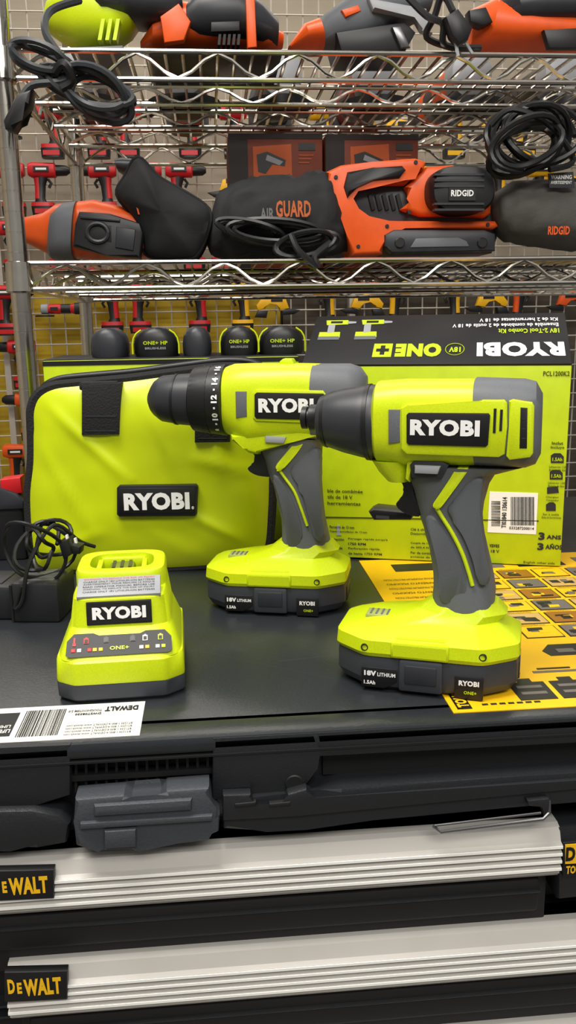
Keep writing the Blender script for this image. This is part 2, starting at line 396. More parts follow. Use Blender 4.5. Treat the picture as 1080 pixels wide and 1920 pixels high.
# grey bag right
fr=sfr(1010,1.27,ZS1); r_=root('dust_collection_bag',fr,'grey fabric dust bag of a sander on wire shelf','bag')
g=G(); lp(g,fr,[(920,388,922,410,.01,2),(930,362,928,432,.035,2),(955,342,950,452,.05,2.2),(1000,337,998,462,.055,2.3),(1060,342,1060,468,.056,2.3),(1130,346,1130,470,.05,2.3),(1150,380,1150,440,.02,2)],BAGG,N=40,nz=.06)
make('bag_body',g,parent=r_,ang=70)
g=G(); tx(g,fr,'RIDGID',1028,424,1068,440,-.062,ORG,.03); make('printed_mark',g,parent=r_)
g=G(); pp(g,fr,[(1028,325),(1075,322),(1078,352),(1030,352)],-.060,-.058,DKG); tx(g,fr,'WARNING',1033,328,1072,336,-.0605,WHT,.03);tx(g,fr,'AVERTISSEMENT',1033,339,1072,345,-.0605,WHT,.02)
make('printed_tag',g,parent=r_)
# cardboard boxes on the shelf
for (x0,x1,y0) in [(426,606,250),(609,786,252)]:
    Y=1.42; A=hitY(x0,y0,Y);B=hitY(x1,y0,Y)
    fr=Fr(((A.x+B.x)/2,Y,ZS1)); g=G(); w=(B.x-A.x)/2-.001; h=min(A.z,Z2-.036)-ZS1
    PDK=mat('print_dark',(34,26,25),.6)
    g.bx(-w,w,0,.14,0,h,ORGD,.002); g.bx(-w,-w+.03,-.0006,.001,0,h,PDK); g.bx(-w,w,-.0007,.001,h-.008,h,PDK)
    pp(g,fr,[(x0+48,275),(x0+120,270),(x0+122,345),(x0+50,345)],-.0008,.002,ORGP)
    pp(g,fr,[(x0+55,290),(x0+75,284),(x0+110,300),(x0+108,312),(x0+85,308),(x0+72,326),(x0+58,322)],-.0012,.002,BLK); pp(g,fr,[(x0+75,290),(x0+105,303),(x0+98,310),(x0+72,300)],-.0016,.002,LTG)
    pp(g,fr,[(x0+134,268),(x0+165,268),(x0+165,282),(x0+134,282)],-.001,.002,BLK)
    for k in range(3): pp(g,fr,[(x0+134,290+k*7),(x0+162-k*4,290+k*7),(x0+162-k*4,292+k*7),(x0+134,292+k*7)],-.001,.002,ORGP)
    make('cardboard_box',g,M=fr.M,label='orange printed cardboard tool box standing on wire shelf',category='box',group='orange boxes on the shelf')
fr=Fr((hitY(1000,300,1.22).x,1.22,ZS1+.05)); g=G()
coil(g,fr,1000,255,70,55,6,.0042,0,CORD,jit=.14,dep=.02); coil(g,fr,985,275,62,42,4,.0042,-.02,CORD,tilt=20,dep=.02)
g.tube(cat([fr.px(920,235,-.02),fr.px(960,205,-.03),fr.px(1030,235,-.03),fr.px(1075,300,-.02),fr.px(1030,318,-.03)]),.0042,CORD)
make('extension_cord',g,M=fr.M,label='black extension cord in a large loose coil above shelf',category='cord')
# ---------- top shelf tools
fr=sfr(220,1.34,ZS2); r_=root('corded_sander',fr,'lime and dark grey corded sander on top wire shelf','sander'); TS=r_
g=G(); lp(g,fr,[(78,40,92,62,.015,2),(90,8,118,80,.035,2.5),(120,-25,150,92,.045,2.6),(200,-30,215,92,.05,2.6),(245,-10,245,70,.045,2.5),(265,10,262,50,.03,2)],LIME); make('body',g,parent=r_,label='lime plastic body')
g=G(); lp(g,fr,[(165,-20,160,15,.03,2),(200,-30,195,40,.05,2.6),(270,-30,265,52,.05,2.6),(325,-20,325,50,.04,2.6),(340,-5,345,30,.03,2)],DKG,off=-.01)
for i in range(3): pp(g,fr,[(190+i*14,35),(197+i*14,35),(190+i*14,75),(183+i*14,75)],-.062,-.04,LIME)
make('motor_housing',g,parent=r_)
g=G(); pp(g,fr,[(130,88),(230,84),(235,98),(132,99)],-.06,.06,GREY,.003); make('sanding_pad',g,parent=r_)
f2=Fr((hitY(130,150,1.15).x,1.15,ZS2-.03)); g=G()
coil(g,f2,165,165,80,30,5,.0042,0,CORD2,tilt=-18,jit=.1,dep=.015); coil(g,f2,75,110,55,22,3,.0042,-.01,CORD2,tilt=-20,dep=.01); coil(g,f2,180,175,62,36,3,.0042,-.012,CORD2,tilt=-25,jit=.15,dep=.012)
g.tube(cat([f2.px(150,0,.06),f2.px(95,20,.03),f2.px(85,60,0),f2.px(120,115,-.015),f2.px(125,150,-.02),f2.px(60,160,-.01),f2.px(35,195,-.01)]),.0048,CORD2)
g.tube(cat([f2.px(105,135,-.022),f2.px(120,120,-.03),f2.px(135,150,-.022),f2.px(115,165,-.02)]),.006,BLK)
pp(g,f2,[(5,225),(30,175),(60,165),(55,195),(35,220),(25,245),(8,240)],-.02,.01,BLK,.005)
make('cord',g,parent=TS,src=f2,label='dark grey power cord bundle hanging over shelf edge')
def toptool(px,prs,parts,label,catg,name,Y=1.36,off=0):
    fr=sfr(px,Y,ZS2); r_=root(name,fr,label,catg,'orange corded tools on the top shelf')
    for pn,m,pr,o in prs:
        g=G(); lp(g,fr,pr,m,off=o); make(pn,g,parent=r_)
    for pn,m,poly,o0,o1 in parts:
        g=G(); pp(g,fr,poly,o0,o1,m,.003); make(pn,g,parent=r_)
    return r_,fr
r_,fr=toptool(400,[('body',ORG,[(265,80,265,97,.02,2),(290,55,290,98,.05,2.6),(345,14,350,98,.055,2.8),(400,20,400,98,.05,2.6),(500,60,500,98,.04,2.5),(530,62,530,90,.02,2)],0),
 ('motor_housing',DKG,[(350,20,352,80,.05,2.5),(372,-10,375,86,.058,2.5),(440,-20,450,88,.058,2.5),(490,15,492,90,.05,2.5),(520,40,520,88,.03,2)],-.01)],
 [('base_plate',BLK,[(270,92),(530,92),(530,99),(270,99)],-.07,.1),('side_badge',LBL,[(395,40),(450,38),(450,58),(395,60)],-.070,-.06),('blade_guard',ORG,[(300,30),(335,5),(358,40),(345,75),(308,80)],-.068,-.05),('grip_band',ORG,[(460,-10),(478,-5),(482,88),(464,90)],-.070,-.05)],'orange and dark grey corded power saw on top wire shelf','power saw','corded_saw')
for k in range(5):
    g=G(); pp(g,fr,[(410+k*9,64),(415+k*9,64),(413+k*9,84),(408+k*9,84)],-.0705,-.05,TOOLDK); make('vent_slot',g,parent=r_)
r_,fr=toptool(680,[('grip',GREYD,[(575,92,590,98,.02,2),(598,38,640,98,.045,2.5),(650,0,680,95,.05,2.6),(700,-15,740,60,.05,2.5),(800,-15,800,30,.04,2.4)],0),
 ('body',ORG,[(540,90,545,98,.02,2),(565,55,575,98,.05,2.5),(590,45,605,98,.053,2.5)],.0)],
 [('metal_shoe',LTG,[(690,-5),(800,15),(812,62),(790,58),(780,28),(700,18)],-.06,-.045),('trim',BLK,[(630,60),(760,40),(780,60),(760,97),(640,97)],-.05,.05),('blade_clamp',STEEL,[(735,50),(752,48),(770,88),(752,90)],-.058,-.048),('trigger',ORG,[(640,18),(672,8),(678,20),(648,32)],-.052,-.03)],'grey and orange corded jigsaw lying on top wire shelf','jigsaw','jigsaw')
f2=Fr((hitY(860,50,1.2).x,1.2,ZS2)); g=G()
pp(g,f2,[(835,30),(860,12),(888,50),(880,72),(862,82),(848,66)],-.03,-.005,BLK,.006)
pp(g,f2,[(852,78),(857,76),(862,104),(857,106)],-.02,-.017,LTG); pp(g,f2,[(868,74),(872,72),(888,98),(884,101)],-.02,-.017,LTG)
g.tube(cat([f2.px(850,22,-.018),f2.px(830,-10,-.01),f2.px(815,30,0),f2.px(800,70,.01),f2.px(850,90,.02)]),.0045,CORD)
g.tube(cat([f2.px(760,-10,.0),f2.px(800,30,-.01),f2.px(830,45,-.01),f2.px(835,85,.0),f2.px(900,90,.02)]),.0045,CORD)
make('plug',g,parent=r_,src=f2,label='black plug with two metal prongs')
r_,fr=toptool(980,[('body',ORG,[(880,20,878,95,.02,2.4),(920,5,900,98,.05,2.6),(980,30,970,98,.055,2.6),(1100,45,1100,98,.05,2.6)],0),
 ('grip',DKG,[(915,10,940,50,.02,2),(945,-15,965,60,.045,2.4),(1000,-20,1000,58,.05,2.5),(1110,-15,1110,50,.05,2.5)],-.015)],
 [('side_cover',BLK,[(1020,55),(1110,50),(1110,90),(1030,90)],-.065,-.05),('nose_cover',BLK,[(880,18),(912,12),(925,40),(905,48),(882,40)],-.055,-.03)],'orange and black corded grinder lying on top wire shelf','grinder','grinder')
DRD=mat('deep_red',(120,30,26),.5)
for i,X in enumerate([-.19,-.03,.13,.29,.45,.61]):
    inst('gn',(DRD,ORG,BLK)[i%3],Matrix.Translation((X,1.62,ZS2+.056))@Matrix.Rotation(math.radians(90),4,'Z')@Matrix.Scale(1.22,4),'corded grinder lying at the back of the top shelf','grinder','grinders at the back of the top shelf')
# ================= tool case and chest
Y0=.494; FT=Fr((0,Y0,0)); zT=lambda y:FT.px(540,y).z
XA,XB=-.62,.80
zb=zT(1560)
cz=root('tool_storage_case',Fr((0,Y0,zb)),'large black plastic tool case with flat lid','tool case')
def sub(g,z): g.v=[v-Vector((0,0,z)) for v in g.v]
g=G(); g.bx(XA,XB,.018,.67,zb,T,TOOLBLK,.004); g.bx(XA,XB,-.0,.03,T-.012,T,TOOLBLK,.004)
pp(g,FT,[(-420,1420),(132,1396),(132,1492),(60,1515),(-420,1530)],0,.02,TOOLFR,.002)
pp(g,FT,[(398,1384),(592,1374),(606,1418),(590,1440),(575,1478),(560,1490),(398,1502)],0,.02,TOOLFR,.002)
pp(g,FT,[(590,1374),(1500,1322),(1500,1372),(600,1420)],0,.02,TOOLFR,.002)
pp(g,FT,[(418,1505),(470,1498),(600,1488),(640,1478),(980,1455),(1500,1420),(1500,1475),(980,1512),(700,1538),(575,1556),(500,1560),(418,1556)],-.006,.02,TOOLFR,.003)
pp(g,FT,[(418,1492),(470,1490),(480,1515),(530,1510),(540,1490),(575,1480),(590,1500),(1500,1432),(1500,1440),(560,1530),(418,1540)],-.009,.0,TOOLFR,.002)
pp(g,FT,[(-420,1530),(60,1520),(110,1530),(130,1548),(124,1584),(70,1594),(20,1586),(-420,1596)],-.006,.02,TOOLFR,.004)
disc(g,FT,552,1470,-.001,.004,.006,TOOLDK)
for x in (440,505): pp(g,FT,[(x,1508),(x+40,1504),(x+40,1512),(x,1516)],-.010,-.003,TOOLDK,.001)
g.bx(XA,XB,-.001,.004,T-.0135,T-.0122,TOOLDK)
sub(g,zb); make('case_body',g,parent=cz)
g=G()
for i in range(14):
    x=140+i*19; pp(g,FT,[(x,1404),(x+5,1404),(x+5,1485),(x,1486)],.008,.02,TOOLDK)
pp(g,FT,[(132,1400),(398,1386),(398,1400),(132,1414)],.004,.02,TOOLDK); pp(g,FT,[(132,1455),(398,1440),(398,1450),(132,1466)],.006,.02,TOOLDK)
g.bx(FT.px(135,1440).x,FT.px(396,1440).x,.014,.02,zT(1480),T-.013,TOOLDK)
g.bx(FT.px(610,1440).x,XB,.012,.02,zT(1475),T-.02,TOOLDK)  # near-black backing paints in the shade of the right recess
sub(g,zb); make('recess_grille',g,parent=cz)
g=G()
pp(g,FT,[(140,1500),(232,1492),(246,1502),(300,1498),(312,1484),(392,1478),(398,1520),(412,1532),(410,1562),(384,1568),(380,1580),(255,1590),(250,1596),(196,1598),(188,1590),(142,1588),(138,1540)],-.014,.005,LATCH,.003)
pp(g,FT,[(150,1545),(398,1530),(398,1540),(150,1556)],-.017,-.01,LATCH,.001)
pp(g,FT,[(195,1560),(255,1556),(255,1590),(195,1594)],-.018,-.01,LATCH,.002)
pp(g,FT,[(175,1512),(360,1500),(360,1522),(175,1534)],-.017,-.01,LATCH,.003)
sub(g,zb); make('latch',g,parent=cz,label='dark grey plastic latch')
g=G(); g.tube([FT.px(812,1548,-.010),FT.px(826,1560,-.014),FT.px(1018,1536,-.014),FT.px(1030,1524,-.012),FT.px(1030,1500,-.010)],.0012,STEEL); g.tube([FT.px(815,1548,-.012),FT.px(1014,1524,-.012)],.0008,STEEL); pp(g,FT,[(990,1502),(1030,1498),(1032,1530),(1022,1532),(1018,1510),(992,1512)],-.012,-.006,TOOLFR,.001)
sub(g,zb); make('wire_handle',g,parent=cz,label='thin steel wire handle')
def flat(poly_world,z0,z1,mt,g): g.prism([(p[0],p[1]-Y0) for p in poly_world],-z1,-z0,mt,0,M=PXY)
a=hitZ(0,1403,T);b=hitZ(262,1382,T);c=hitZ(272,1316,T)
wx0,wx1,wy0,wy1=a.x-.06,(b.x+c.x)/2,(a.y+b.y)/2+.004,c.y
g=G(); flat([(wx0,wy0),(wx1,wy0),(wx1,wy1),(wx0,wy1)],T,T+.0005,PAPER,g)
def top_text(g,t,x0,x1,y0,y1,mt,rot,bold=.02,z=T+.0008):
    M=Matrix.Translation(((x0+x1)/2,(y0+y1)/2-Y0,z))@Matrix.Rotation(math.radians(rot),4,'Z'); w,h=x1-x0,y1-y0
    if rot in(90,-90): w,h=h,w
    g.text(t,w,h,mt,M,bold)
top_text(g,'DEWALT',wx1-.026,wx1-.004,wy1-.013,wy1-.006,INK,180,.05)
top_text(g,'TOUGHSYSTEM 2.0',wx1-.05,wx1-.028,wy1-.012,wy1-.009,INK,180,.01); top_text(g,'DWST08320',wx1-.045,wx1-.028,wy1-.017,wy1-.014,INK,180,.03)
x=wx1-.052
while x>wx1-.078:
    w=random.choice([.0003,.0006,.001]); flat([(x-w,wy0+.006),(x,wy0+.006),(x,wy1-.006),(x-w,wy1-.006)],T+.0004,T+.0007,INK,g); x-=w+random.choice([.0004,.0007])
flat([(wx1-.1,wy0+.008),(wx1-.082,wy0+.008),(wx1-.082,wy1-.008),(wx1-.1,wy1-.008)],T+.0004,T+.0007,INK,g)
top_text(g,'LIFETIME',wx1-.099,wx1-.083,wy0+.012,wy0+.017,PAPER,180,.03,T+.001); top_text(g,'LIMITED',wx1-.098,wx1-.084,wy0+.019,wy0+.023,PAPER,180,.02,T+.001)
for i in range(7): top_text(g,['Always read the instruction manual','WARNING: To reduce risk of injury','Maximum load see instruction'][i%3],wx1-.135,wx1-.103,wy0+.005+i*.0035,wy0+.0075+i*.0035,INK,180,.0)
for i in range(4): top_text(g,'BT1234 1-800-4-DEWALT www.dewalt.com',wx1-.048,wx1-.006,wy0+.004+i*.004,wy0+.0065+i*.004,INK,180,.0)
sub(g,zb); make('paper_sticker',g,parent=cz,label='white paper sticker with barcode and small print')
s0=hitZ(812,1340,T); s1=hitZ(700,1056,T); X0=(s0.x+s1.x)/2; X1=X0+.37; Ya=s0.y; Yb=s1.y+.01
g=G(); flat([(X0,Ya),(X1,Ya),(X1,Yb),(X0,Yb)],T,T+.0006,YELP,g)
PB=mat('print_tool_black',(28,26,28),.5);PG=mat('print_tool_grey',(105,98,95),.5);PO=mat('print_ochre',(150,98,25),.5);PT=mat('print_tan',(196,160,96),.5)
def rr(x0,y0,x1,y1,mt,z=T+.0011): flat([(x0,y0),(x1,y0),(x1,y1),(x0,y1)],T+.0005,z,mt,g)
rr(X0+.004,Ya+.004,X0+.014,Ya+.04,LBL,T+.0009); top_text(g,'TOUGH.',X0+.005,X0+.013,Ya+.006,Ya+.038,YELP,90,.05,T+.0012)
x=X0+.05
while x<X1-.03:
    rr(x,Ya+.012,x+.026,Ya+.04,PB); rr(x+.004,Ya+.02,x+.022,Ya+.024,PG,T+.0013); rr(x+.004,Ya+.03,x+.022,Ya+.034,PG,T+.0013); rr(x+.008,Ya+.04,x+.018,Ya+.046,PB); x+=.03
x=X0+.022
for k in range(7): rr(x+k*.006,Ya+.008,x+k*.006+.004,Ya+.010,INK)
x=X0+.03
while x<X1-.04:
    rr(x,Ya+.055,x+.035,Ya+.058,PG); rr(x+.005,Ya+.061,x+.03,Ya+.063,INK); x+=.045
for (ax,ay) in [(.10,.085),(.145,.085),(.19,.085),(.24,.09),(.29,.085)]:
    flat([(X0+ax,Ya+ay),(X0+ax+.03,Ya+ay),(X0+ax+.034,Ya+ay+.012),(X0+ax+.03,Ya+ay+.022),(X0+ax+.006,Ya+ay+.022),(X0+ax-.003,Ya+ay+.01)],T+.0005,T+.001,PB,g)
    rr(X0+ax+.008,Ya+ay+.005,X0+ax+.022,Ya+ay+.012,PG,T+.0013)
for r in range(6):
    for k in range(8):
        px=X0+.095+k*.036;py=Ya+.122+r*.032
        if px>X1-.04: continue
        random.seed(k*9+r)
        rr(px,py,px+.032,py+.026,LBL); rr(px+.001,py+.001,px+.031,py+.025,[YELP,PO,PT,PG][(k*3+r*2)%4],T+.0013)
        for q in range(4):
            a0=px+random.uniform(.003,.016);b0=py+random.uniform(.003,.015);w_=random.uniform(.006,.013);h_=random.uniform(.003,.008);sk=random.uniform(-.004,.004)
            flat([(a0,b0),(a0+w_,b0+sk*.5),(a0+w_+sk*.3,b0+h_),(a0+sk*.3,b0+h_)],T+.0012,T+.0015+q*.0001,[PB,PG,YELP,PB][(q+k)%4],g)
        top_text(g,'TOUGHSYSTEM',px+.004,px+.026,py+.0272,py+.0300,INK,180,.0,T+.0012)
for r in range(12): top_text(g,'MAXIMUM STORAGE MAXIMUM PROTECTION' if r%2 else 'ALMACENAMIENTO MAXIMO',X0+.012,X0+.085,Ya+.135+r*.014,Ya+.140+r*.014,INK,180,.0,T+.0012)
for k in range(5):
    px=X0+.03+k*.065; rr(px,Ya+.320,px+.05,Ya+.345,PG if k%2 else PB)
sub(g,zb); make('printed_sheet',g,parent=cz,label='yellow printed advertising sheet with dark tool pictures')
random.seed(11)
SCR=mat('scratch',(62,65,69),.5)
for (a,b) in [((345,1215),(625,1272)),((520,1240),(660,1225)),((20,1225),(90,1240))]:
    g=G(); p=hitZ(*a,T);q=hitZ(*b,T); g.tube([(p.x,p.y-Y0,T-.00018),(q.x,q.y-Y0,T-.00018)],.00026,SCR,n=4)
    sub(g,zb); make('scratch',g,parent=cz)
# drawer chest
ch=root('drawer_chest',Fr((0,Y0,0)),'black tool chest with silver ribbed drawer fronts','tool chest')
g=G(); g.bx(XA,XB,.03,.67,.0,zb-.002,TOOLDK,.003)
for y in(1700,1722,1885,1905): g.bx(XA,XB,.02,.032,zT(y)-.0018,zT(y),TOOLBLK)
pp(g,FT,[(1047,1552),(1400,1530),(1400,1650),(1047,1690)],-.004,.03,TOOLFR,.004)
make('chest_body',g,parent=ch)
def drawer(yt,yb,xl,xr,bx0,bx1,by0,by1):
    zt,zbt=zT(yt),zT(yb);h=zt-zbt; x0=FT.px(xl,yt).x;x1=FT.px(xr,yt).x
    d=bpy.data.objects.new('drawer',None); sc.collection.objects.link(d); d.empty_display_size=.02; d.parent=ch
    g=G(); g.bx(x0+.003,x1-.003,.006,.03,zbt-.05,zt,TOOLDK,.002); g.bx(x0+.01,x1-.01,.0,.012,zbt-.03,zbt-.004,TOOLDK,.003); g.bx(x0+.01,x1-.01,-.002,.012,zbt-.0135,zbt-.0115,TOOLFR,.0008); make('front_panel',g,parent=d)
    g=G()
    prof=[(.02,zt),(.002,zt),(-.002,zt-.0015),(-.004,zt-.006)]
    zs=[zt-h*(.29+.145*i) for i in range(4)]
    for z in zs: prof+=[(-.0055,z+.0012),(-.0090,z),(-.0090,z-.0026),(-.0055,z-.0036)]
    prof+=[(-.006,zbt+.004),(-.003,zbt+.0005),(.02,zbt)]
    n=len(prof); vs=[(x0,a,b) for a,b in prof]+[(x1,a,b) for a,b in prof]
    g.add(vs,[(i,i+1,n+i+1,n+i) for i in range(n-1)]+[tuple(range(n)),tuple(range(2*n-1,n-1,-1))],ALU)
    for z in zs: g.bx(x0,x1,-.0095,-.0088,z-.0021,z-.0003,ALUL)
    make('aluminium_rail',g,parent=d,label='silver ribbed aluminium drawer rail',ang=20)
    g=G(); pp(g,FT,[(bx0,by0),(bx1,by0-3),(bx1,by1-6),(bx0,by1)],-.0115,-.005,LBL,.0006)
    tx(g,FT,'D',bx0+5,by0+13,bx0+21,by1-17,-.0118,YELP,.05); tx(g,FT,'E',bx0+23,by0+19,bx0+34,by1-17,-.0118,YELP,.05); tx(g,FT,'WALT',bx0+35,by0+13,bx1-10,by1-17,-.0118,YELP,.05)
    make('name_badge',g,parent=d,label='black badge with yellow lettering')
drawer(1577,1672,-560,1045,-20,101,1634,1691)
drawer(1768,1862,10,1500,8,126,1824,1880)
drawer(1958,2050,10,1500,8,126,2020,2060)
g=G(); pp(g,FT,[(1056,1580),(1110,1576),(1110,1640),(1056,1644)],-.008,-.002,LBL,.0005); pp(g,FT,[(1060,1584),(1100,1581),(1100,1618),(1060,1620)],-.0085,-.006,YELP); tx(g,FT,'D',1062,1589,1078,1614,-.0088,LBL,.05); tx(g,FT,'TOUGH',1062,1624,1105,1636,-.0088,YELP,.04)
make('name_badge',g,parent=ch)
# ================= drills
def tabletop(x,y,yaw): 
    p=hitZ(x,y,T); return Fr((p.x,p.y,T),yaw)
def cslab(secs,mt,g,ch=.016):
    g.loft([cring(cx,cy,z,lx,ly,c) for z,cx,cy,lx,ly,c in secs],mt)
LSH=mat('lime_shade',(158,174,10),.5); VTB=mat('translucent_tab',(160,168,96),.4)
def foot(fr,r_,cx,hx,hwid,L=.126,W=.082):
    y=-W/2
    g=G(); cslab([(0,cx,0,L-.020,W-.014,.015),(.004,cx,0,L-.008,W-.004,.016),(.010,cx,0,L,W,.017),(.022,cx,0,L,W,.017),(.0275,cx,0,L-.002,W-.002,.017)],GREY2,g)
    g.bx(cx-.016,cx+.014,y-.0022,y+.01,.003,.026,GREY2,.002); g.bx(cx-.012,cx+.010,y-.003,y+.005,.009,.0225,DKG,.001)
    for sx in(-1,1): g.bx(cx+sx*(L/2-.003),cx+sx*(L/2+.0012),-.014,.014,.008,.021,DKG,.001)
    make('battery',g,parent=r_,label='dark grey slide-on battery pack',ang=24)
    MT=lambda x,z: Matrix.Translation((x,y-.0011,z))@PF
    xa=cx-L/2+.025
    g=G(); g.prism([(xa-.004,.018),(cx-.017,.018),(cx-.017,.009),(xa+.012,.0035),(xa-.004,.0035)],y-.0007,y+.004,LBL,.0003)
    g.text('18V',.0085,.0038,WHT,MT(xa+.0022,.0140),.06); g.text('LITHIUM',.0125,.0028,WHT,MT(xa+.0135,.0136),.03); g.text('1.5Ah',.008,.0028,WHT,MT(xa+.0018,.0072),.04)
    make('capacity_label',g,parent=r_)
    g=G(); g.bx(cx+.022,cx+L/2-.022,y-.0007,y+.004,.0015,.0175,LBL,.0003)
    g.text('RYOBI',.0135,.0038,WHT,MT(cx+L/2-.0315,.0132),.05); g.text('ONE+',.0085,.0024,LIMEB,MT(cx+L/2-.0305,.0065),.03)
    make('battery_label',g,parent=r_)
    g=G(); cslab([(.0262,cx,0,L-.001,W,.017),(.029,cx,0,L+.002,W+.002,.017),(.0375,cx,0,L+.001,W+.001,.018),(.0412,cx+.001,0,L-.010,W-.012,.016),(.0452,cx+(hx-cx)*.25,0,L-.034,W-.028,.012),(.0480,cx+(hx-cx)*.55,0,L-.056,W-.036,.011),(.0530,hx-.001,0,hwid+.020,.041,.012),(.0600,hx,0,hwid+.005,.036,.010)],LIME,g)
    g.bx(cx-.022,cx+.018,y-.0022,y+.012,.0265,.0385,LIME,.002); g.bx(cx-.020,cx+.016,y+.002,y+.02,.036,.0405,LIME,.002)
    # ONE+ on the foot's slope; darker offset copy paints its relief shade
    Ms=Matrix.Translation((cx-.002,y+.0105,.0412))@Matrix.Rotation(math.radians(12),4,'X')
    for dz,m in((.0,LSH),(.0006,LIME)): g.text('ONE+',.026,.0065,m,Ms@Matrix.Translation((-.0004 if dz else 0,.0003 if dz else 0,dz)),.05)
    make('foot',g,parent=r_,label='lime plastic foot above battery',ang=22)
    for x in(cx-L/2+.023,cx+L/2-.023):
        g=G(); g.loft([[Vector((x+q*math.cos(k),y+o,.0325+q*math.sin(k))) for k in [i*math.pi/6 for i in range(12)]] for o,q in [(.004,.0026),(-.0008,.0026),(-.001,.002),(.001,.0018)]],BLK); make('screw',g,parent=r_)
    g=G(); g.box((cx-L*.28,-.006,.0448),(.019,.015,.004),VTB,.001)
    for k in range(4): g.box((cx-L*.28-.006+k*.004,-.006,.0469),(.0014,.012,.0005),GREY)
    make('vent_tab',g,parent=r_)
# impact driver
fr=tabletop(804,1262,-21); r_=root('impact_driver',fr,'lime and grey cordless impact driver standing on its battery','impact driver')
HW=.029
g=G(); lp(g,fr,[(706,722,708,858,.0245,2.3),(712,714,714,864,HW-.002,2.8),(760,711,764,868,HW,3.4),(880,711,880,868,HW,3.6),(915,712,915,868,HW,3.6)],LIME,N=44)
make('housing',g,parent=r_,label='lime motor housing')
g=G(); lp(g,fr,[(888,722,888,862,HW-.003,3.4),(893,708,893,868,HW+.0008,3.6),(985,711,985,872,HW+.0008,3.6),(1006,716,1004,866,HW-.002,3.4),(1018,738,1014,848,HW-.008,3)],GREY,N=44); make('rear_cap',g,parent=r_,label='grey rubber rear cap')
g=G(); lp(g,fr,[(598,752,598,822,None),(601,744,602,832,None),(622,734,624,840,None),(645,729,647,848,None),(675,724,678,856,None),(700,721,704,862,None),(712,724,714,858,None)],DKG,N=56)
lp(g,fr,[(608,740,610,837,None),(614,738,616,839,None)],BLK,N=56); lp(g,fr,[(688,720,691,862,None),(696,719,699,863,None)],BLK,N=56)
make('gear_case',g,parent=r_,label='dark grey tapered gear case')
g=G(); lp(g,fr,[(566,768,566,798,None),(568,762,568,804,None),(577,762,577,804,None),(578,766,578,800,None),(582,766,582,800,None),(583,758,583,808,None),(592,758,592,808,None),(600,756,600,812,None)],BLK,N=32)
lp(g,fr,[(564.5,776,564.5,790,None),(567,776,567,790,None)],STEEL,N=6); make('hex_collet',g,parent=r_,label='black hex bit collet')
g=G(); o=-HW
pp(g,fr,[(752,766),(766,757),(900,755),(904,750),(946,750),(951,756),(951,800),(946,852),(935,858),(762,852),(752,842)],o-.0018,o+.006,LIME,.0012)
pp(g,fr,[(954,752),(962,749),(998,755),(1002,762),(1000,850),(994,858),(955,863),(949,856),(954,800)],o-.0022,o+.006,LIME,.0012)
make('side_panel',g,parent=r_,label='lime side frame')
g=G(); pp(g,fr,[(976,764),(989,765),(988,841),(974,841)],o-.0028,o,TOOLDK,.0005)
for k in range(3): pp(g,fr,[(978,785+k*18),(986,785+k*18),(986,787+k*18),(978,787+k*18)],o-.0029,o-.001,DKG)
make('rear_vent',g,parent=r_)
for P in ([(926,766),(931,766),(929,812),(924,812)],[(938,768),(943,768),(941,808),(936,808)]):
    g=G(); pp(g,fr,P,o-.0022,o,TOOLDK); make('air_vent',g,parent=r_)
g=G(); pp(g,fr,[(762,778),(766,774),(916,775),(919,779),(915,834),(911,838),(766,834),(762,830)],o-.0030,o,LBL,.0005)
tx(g,fr,'RYOBI',769,786,899,819,o-.0034,WHT,.055); make('brand_label',g,parent=r_,label='black nameplate with white lettering')
g=G(); pp(g,fr,[(728,768),(750,768),(750,830),(728,832)],o-.0006,o+.004,GREY,.001); make('side_button',g,parent=r_)
g=G(); lp(g,fr,[(765,866,985,872,.0235,3),(766,884,930,886,.0215,2.8),(776,915,918,905,.0195,2.6),(784,950,908,940,.0185,2.5),(789,968,905,962,.018,2.4),(795,985,906,980,.018,2.4),(799,1003,908,998,.018,2.4),(805,1020,912,1015,.018,2.4),(808,1038,916,1033,.018,2.4),(811,1055,920,1050,.018,2.4),(813,1072,924,1067,.018,2.4),(814,1090,927,1083,.0185,2.5),(812,1112,930,1104,.0195,2.6),(816,1142,928,1128,.0200,2.7)],GREY,N=44)
make('grip',g,parent=r_,label='grey rubber grip')
g=G(); lp(g,fr,[(700,858,775,858,.022,2.6),(712,878,775,880,.020,2.5),(728,896,772,898,.017,2.4)],LIME)
pp(g,fr,[(763,864),(800,858),(800,868),(768,878),(768,905),(760,898)],-.0225,-.01,LIME,.001)
pp(g,fr,[(855,880),(868,878),(878,880),(868,896),(846,926),(826,952),(818,955),(811,948),(822,930),(842,900)],-.0228,.0,LIME,.001,sm=True)
g.tube(cat([fr.px(x,y,-.0192) for x,y in [(817,950),(828,968),(848,1000),(866,1036),(878,1070),(886,1098)]],4),.0014,LIME,n=8)
make('handle_trim',g,parent=r_,label='lime trim strip on handle')
g=G(); pp(g,fr,[(884,900),(905,900),(902,925),(900,960),(904,1000),(910,1040),(918,1090),(898,1096),(886,1050),(867,1004),(838,958),(858,930)],-.0200,.0,GREYD,.002,sm=True); make('grip_pad',g,parent=r_)
g=G(); pp(g,fr,[(797,974),(811,968),(826,986),(842,1010),(856,1040),(866,1066),(874,1098),(866,1122),(842,1134),(824,1122),(822,1070),(808,1010)],-.0190,.0,GREYD,.0015,sm=True); make('grip_pad',g,parent=r_)
g=G(); pp(g,fr,[(742,892),(768,892),(776,925),(788,966),(768,966),(752,958),(742,946),(752,934),(757,918),(752,903)],-.010,.010,BLK,.003,sm=True); make('trigger',g,parent=r_,label='black curved trigger')
g=G(); pp(g,fr,[(768,872),(776,864),(830,866),(842,872),(828,898),(772,896)],-.0245,-.01,DKG,.001); pp(g,fr,[(777,873),(826,875),(820,890),(777,888)],-.028,-.02,LTG,.0012); make('direction_switch',g,parent=r_,label='light grey direction switch')
